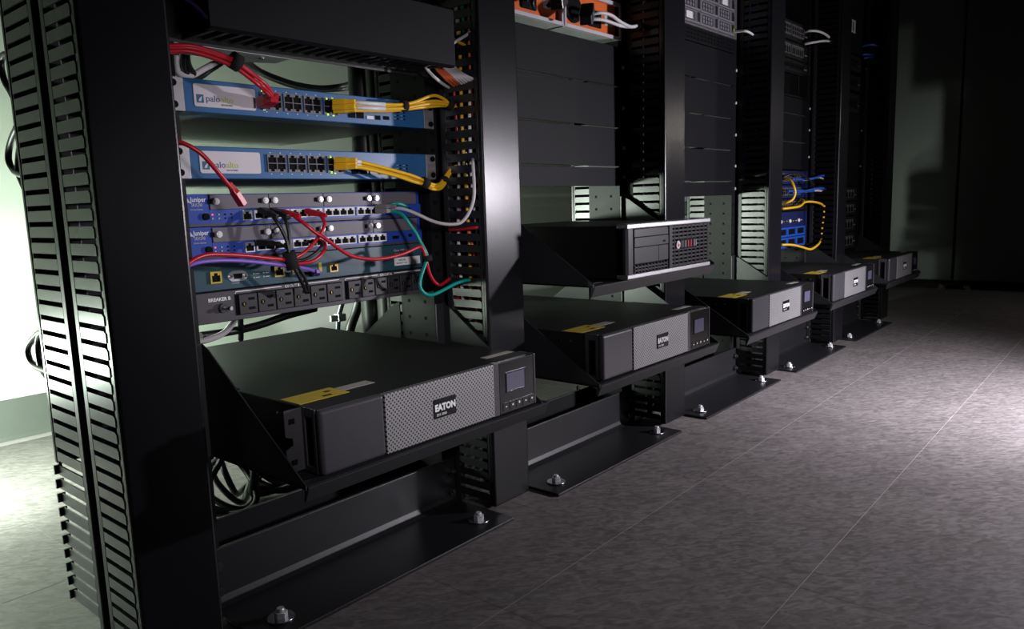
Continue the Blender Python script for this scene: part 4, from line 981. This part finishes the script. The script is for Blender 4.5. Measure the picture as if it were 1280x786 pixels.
# ------------------------------------------------------------------ bay 2 top: orange-faced power units
def power_unit(x0, x1, label):
    t = thing('power_unit', label, 'power unit', ((x0 + x1) / 2, 0, 0.938), 'orange-faced power units at the top of the second rack')
    w = (x1 - x0) / 2
    part('casing', MB().box(-w, w, 0.004, 0.30, 0.0, 0.002).box(-w, w, 0.02, 0.30, 0.082, 0.084).box(-w, -w + 0.002, 0.004, 0.30, 0.0, 0.084).box(w - 0.002, w, 0.004, 0.30, 0.0, 0.084), 'galv', t)
    part('rim', MB().frame(-w, w, 0.0, 0.084, -0.004, 0.004, 1, 1, 0.006, 0.008), 'offwhite', t, bevel=0.001, label='pale rim')
    part('face', MB().box(-w + 0.004, w - 0.004, 0.008, 0.012, 0.006, 0.080), 'orange', t, label='bright orange face plate')
    part('inlet', MB().box(-0.01, 0.04, 0.003, 0.009, 0.018, 0.055), 'dark', t, bevel=0.003)
    part('inlet_pin', MB().box(0.002, 0.006, -0.001, 0.004, 0.030, 0.042).box(0.022, 0.026, -0.001, 0.004, 0.030, 0.042), 'steel', t)
    part('fan_guard', MB().cyl((-w + 0.045, 0.009, 0.045), (-w + 0.045, 0.004, 0.045), 0.030, n=24), 'dark', t)
    part('rating_label', MB().box(w - 0.055, w - 0.02, 0.0074, 0.0082, 0.030, 0.058), 'offwhite', t)
    return t
power_unit(0.397, 0.641, 'orange-faced power unit at the left, under two black plugs')
power_unit(0.646, 0.872, 'orange-faced power unit at the right, with white cables')
def plug_cord(key, p, d, label):
    o = part('power_cable', MB().tube(CABLE_PATHS[key], 0.0045), 'blackc'); tag(o, label, 'cord')
    p, d = Vector(p), Vector(d).normalized()
    a = Vector((0, 0, 1)).cross(d).normalized(); b = d.cross(a)
    mb = MB()
    for s, w, h in ((0.0, 0.012, 0.010), (0.008, 0.0145, 0.012), (0.050, 0.0145, 0.012), (0.058, 0.012, 0.010)):
        for u, v in ((-1, -1), (1, -1), (1, 1), (-1, 1)):
            mb.v.append(tuple(p + d * s + a * (u * w) + b * (v * h)))
    for q in range(3):
        for k in range(4):
            mb.f.append((4 * q + k, 4 * q + (k + 1) % 4, 4 * q + 4 + (k + 1) % 4, 4 * q + 4 + k)); mb.s.append(False)
    mb.f.append((3, 2, 1, 0)); mb.f.append((12, 13, 14, 15)); mb.s += [False, False]
    part('plug', mb, 'bezel', o, bevel=0.002)
plug_cord('black2_a', (0.520, -0.075, 0.948), (0.75, 0.35, 0.45), 'black power plug before the left orange power unit')
plug_cord('black2_b', (0.628, -0.070, 0.935), (0.65, 0.35, 0.60), 'black power plug between the two orange power units')
cable('white2_a', 'whitec', 'white cable leaving the right orange unit, upper of two', r=0.0038)
cable('white2_b', 'whitec', 'white cable leaving the right orange unit, lower of two', r=0.0038)
cable('white2_c', 'whitec', 'white cable curving down into the slots above the orange unit pair', r=0.0034)
tie(along('white2_a', 6), (1, 0.2, 0), 0.0115, 0.012, 'black tie around the white cables beside the orange units')

# ------------------------------------------------------------------ bay 3: equipment chassis
t = thing('equipment_chassis', 'silver-grey equipment chassis with bright modules at the top of the third rack', 'equipment chassis', (2 * PITCH_X, 0, 0.985))
part('chassis', MB().box(-0.2185, 0.2185, 0.004, 0.50, 0.0, 0.26), 'satin', t)
part('lower_grille', MB().box(-0.2413, 0.2413, -0.004, 0.003, 0.001, 0.040), 'panel', t)
lg = MB()
for q in range(23):
    for w in range(3):
        lg.box(-0.230 + q * 0.0202, -0.214 + q * 0.0202, -0.0052, -0.004, 0.008 + w * 0.010, 0.014 + w * 0.010)
o = part('grille_slot', lg, 'dark', t); o['kind'] = 'stuff'
for s in (-1, 1):
    part('mounting_ear', MB().box(*sorted((s * 0.2185, s * 0.2413)), -0.004, 0.003, 0.042, 0.26), 'alum', t)
part('face_frame', MB().box(-0.2185, 0.2185, -0.004, 0.003, 0.042, 0.047), 'alum', t)
for c in range(4):
    for r in range(6):
        x0, z0 = -0.216 + c * 0.1085, 0.049 + r * 0.0345
        tr = part('module_tray', MB().box(x0, x0 + 0.1065, -0.008, 0.003, z0, z0 + 0.0325), 'drive', t, bevel=0.001)
        part('release_lever', MB().box(x0 + 0.082, x0 + 0.096, -0.0115, -0.008, z0 + 0.004, z0 + 0.0285), 'steel', tr)
        part('tray_vent', MB().frame(x0 + 0.008, x0 + 0.072, z0 + 0.005, z0 + 0.0275, -0.0095, -0.008, 4, 2, 0.0015, 0.0015), 'darksteel', tr)
        if (c, r) in ((1, 0), (3, 2), (0, 1)):
            part('tray_label', MB().box(x0 + 0.020, x0 + 0.055, -0.0102, -0.0095, z0 + 0.007, z0 + 0.025), 'white', tr)
        if c == 3:
            part('tray_light', MB().box(x0 + 0.100, x0 + 0.104, -0.0088, -0.008, z0 + 0.008, z0 + 0.020), 'led_y' if r in (0, 3) else 'steel', tr)
cable('white3_a', 'whitec', 'white cable arching out beside the equipment chassis', r=0.0036)
cable('white3_b', 'whitec', 'short white cable above the arching one beside the equipment chassis', r=0.0036)

# blue cable strands down the slots of the manager beside the equipment chassis
xm = 2.5 * PITCH_X - 0.016
cable(None, 'bluec', 'blue cable running down the slots beside the equipment chassis, by the post', r=0.0040, name='riser_cable',
      pts=[(1.5305, -0.040, 1.20), (1.5305, -0.0393, 1.069), (1.5305, -0.0353, 1.001), (1.5305, -0.0316, 0.909), (1.5305, -0.0253, 0.816), (1.5305, -0.0291, 0.721), (1.5305, -0.0251, 0.638), (1.5305, -0.0231, 0.575)])
cable(None, 'bluec', 'blue cable slanting away from the post inside the slots beside the equipment chassis', r=0.0040, name='riser_cable',
      pts=[(1.5310, -0.030, 0.97), (1.5310, -0.0339, 0.920), (1.5310, -0.0474, 0.849), (1.5310, -0.0582, 0.790), (1.5310, -0.0665, 0.730), (1.534, -0.070, 0.69)])
cable(None, 'yellow', 'yellow cable dashed behind the slots below the patch cables', r=0.0040, name='riser_cable',
      pts=[(2.168, -0.0586, 0.530), (2.168, -0.0586, 0.506), (2.168, -0.0578, 0.482), (2.168, -0.0543, 0.453), (2.168, -0.0521, 0.424), (2.168, -0.0527, 0.400)])

# ------------------------------------------------------------------ bay 4
X4 = 3 * PITCH_X
def small_switch(x, z, h, label, face='satin', rows=2, cols=12, pm='greyp', cat='switch', name='network_switch'):
    t = thing(name, label, cat, (x, 0, z))
    part('chassis', MB().box(-0.2185, 0.2185, 0.0, 0.30, 0.0008, h - 0.0008), face, t, bevel=0.0008)
    for s in (-1, 1):
        part('mounting_ear', MB().box(*sorted((s * 0.2187, s * 0.2413)), -0.0035, -0.0008, 0.0008, h - 0.0008), face, t)
    for g in range(3):
        x0 = -0.195 + g * 0.125
        port_block(t, x0, x0 + 0.112, h * 0.22, h * 0.80, cols // 2, rows, y=-0.0012, m=pm, bar=0.0018)
    for q in range(4):
        part('status_light', MB().box(0.185 + q * 0.007, 0.188 + q * 0.007, -0.0012, 0.0, h * 0.4, h * 0.4 + 0.003), 'led_o', t)
    return t
small_switch(X4, 1.089, 0.064, 'dark switch with two white cables high in the fourth rack')
small_switch(X4, 1.029, 0.056, 'dark switch just below the one with the white cables', rows=1)
small_switch(X4, 0.986, 0.040, 'slim patch panel with one port row in the fourth rack', rows=1, pm='darksteel', cat='patch panel', name='port_strip_unit')
t = thing('recessed_tray', 'dark recessed tray above the blank panels of the fourth rack', 'tray', (X4, 0, 0.9005))
part('face', MB().box(-0.2413, 0.2413, -0.003, -0.0008, 0.0, 0.006).box(-0.2413, 0.2413, -0.003, -0.0008, 0.078, 0.084), 'panel', t)
part('inside', MB().box(-0.2185, 0.2185, 0.03, 0.034, 0.0, 0.084).box(-0.2185, 0.2185, 0.0, 0.03, 0.0, 0.002), 'dark', t)
small_switch(X4, 0.600, 0.048, 'upper cabled switch with a black and blue cables in the fourth rack', face='farblue', pm='alum')
small_switch(X4, 0.552, 0.046, 'middle cabled switch with blue cables in the fourth rack', face='farblue', pm='alum')
small_switch(X4, 0.508, 0.042, 'lower cabled switch with yellow cables in the fourth rack', face='satin', pm='alum')
t = thing('module_chassis', 'blue module chassis with framed dark slots below the cabled switches', 'chassis', (X4, 0, 0.374))
part('housing', MB().box(-0.2185, 0.2185, 0.0, 0.30, 0.0, 0.130), 'farblue', t)
for s in (-1, 1):
    part('mounting_ear', MB().box(*sorted((s * 0.2187, s * 0.2413)), -0.0035, -0.0008, 0.0, 0.130), 'farblue', t)
for r, (z0, z1) in enumerate(((0.006, 0.040), (0.044, 0.076))):
    for c in range(5):
        x0 = -0.2185 + c * 0.0874
        mo = part('module_frame', MB().frame(x0, x0 + 0.086, z0, z1, -0.006, 0.0, 1, 1, 0.008, 0.006), 'bluec', t)
        part('module_slot', MB().box(x0 + 0.008, x0 + 0.078, -0.002, 0.0, z0 + 0.006, z1 - 0.006), 'dark', mo)
for q in range(14):
    part('connector', MB().cyl((-0.19 + q * 0.0285, 0.0, 0.098), (-0.19 + q * 0.0285, -0.008, 0.098), 0.006, n=10), 'steel' if q % 3 else 'white', t)
for key, m, lb in (('white4_a', 'whitec', 'white cable arching from the high switch in the fourth rack, upper of two'), ('white4_b', 'whitec', 'white cable arching from the high switch in the fourth rack, lower of two'),
                   ('yellow4_a', 'yellow', 'yellow cable bowing between the cabled switches of the fourth rack'), ('yellow4_b', 'yellow', 'yellow cable running left along the lower cabled switch'),
                   ('yellow4_c', 'yellow', 'yellow cable turning down into the slots beside the fourth rack'), ('yellow4_d', 'yellow', 'yellow cable sagging below the blue module chassis'),
                   ('blue4_a', 'bluec', 'blue cable arching from the upper cabled switch to the slots'), ('blue4_b', 'bluec', 'blue cable arching from the middle cabled switch to the slots'),
                   ('blue4_c', 'bluec', 'blue cable running level along the middle cabled switch'), ('pale4_a', 'greyc', 'pale cable beside the upper blue one in the fourth rack'),
                   ('pale4_b', 'greyc', 'pale cable beside the middle blue one in the fourth rack'), ('black4_a', 'blackc', 'black cable bowing over the upper cabled switch')):
    cable(key, m, lb, r=0.0042 if m != 'blackc' else 0.0035)

# ------------------------------------------------------------------ bay 5
X5 = 4 * PITCH_X
small_switch(X5, 1.060, 0.062, 'switch with arching blue cables in the farthest rack', pm='darksteel')
small_switch(X5, 0.985, 0.060, 'switch below the arching blue cables in the farthest rack', pm='darksteel', rows=1)
small_switch(X5, 0.892, 0.080, 'tall dark unit under the blue-cabled switches of the farthest rack', rows=1, pm='darksteel')
for z, h, lb in ((0.530, 0.058, 'upper shiny-fronted unit in the farthest rack'), (0.470, 0.056, 'second shiny-fronted unit in the farthest rack'),
                 (0.400, 0.066, 'third shiny-fronted unit in the farthest rack'), (0.330, 0.066, 'lowest shiny-fronted unit above the farthest battery backup')):
    small_switch(X5, z, h, lb, pm='alum', rows=1, cols=6, cat='unit', name='rack_unit')
t = thing('labelled_unit', 'dark unit with a white barcode label high in the farthest rack', 'unit', (X5, 0, 1.130))
part('face', MB().box(-0.2413, 0.2413, -0.0045, -0.0008, 0.0, 0.28), 'panel', t)
part('chassis', MB().box(-0.2185, 0.2185, -0.0008, 0.40, 0.0, 0.28), 'satin', t)
bl = part('barcode_label', MB().box(0.01, 0.11, -0.0052, -0.0045, 0.075, 0.125), 'white', t)
part('bar', MB().box(0.030, 0.040, -0.0056, -0.0052, 0.082, 0.118).box(0.055, 0.060, -0.0056, -0.0052, 0.082, 0.118).box(0.075, 0.085, -0.0056, -0.0052, 0.082, 0.118), 'dark', bl)
part('print_mark', MB().box(0.055, 0.068, -0.0052, -0.0045, 0.205, 0.235).box(0.080, 0.088, -0.0052, -0.0045, 0.205, 0.240).box(0.088, 0.105, -0.0052, -0.0045, 0.205, 0.213), 'offwhite', t)
for key, lb in (('blue5_a', 'topmost arching blue cable in the farthest rack'), ('blue5_b', 'level blue cable under the topmost arch in the farthest rack'),
                ('blue5_c', 'long blue cable curving down the slots of the farthest rack'), ('blue5_d', 'blue cable curling back in the farthest rack'), ('blue5_e', 'lowest short blue cable in the farthest rack')):
    cable(key, 'bluec', lb, r=0.0048)
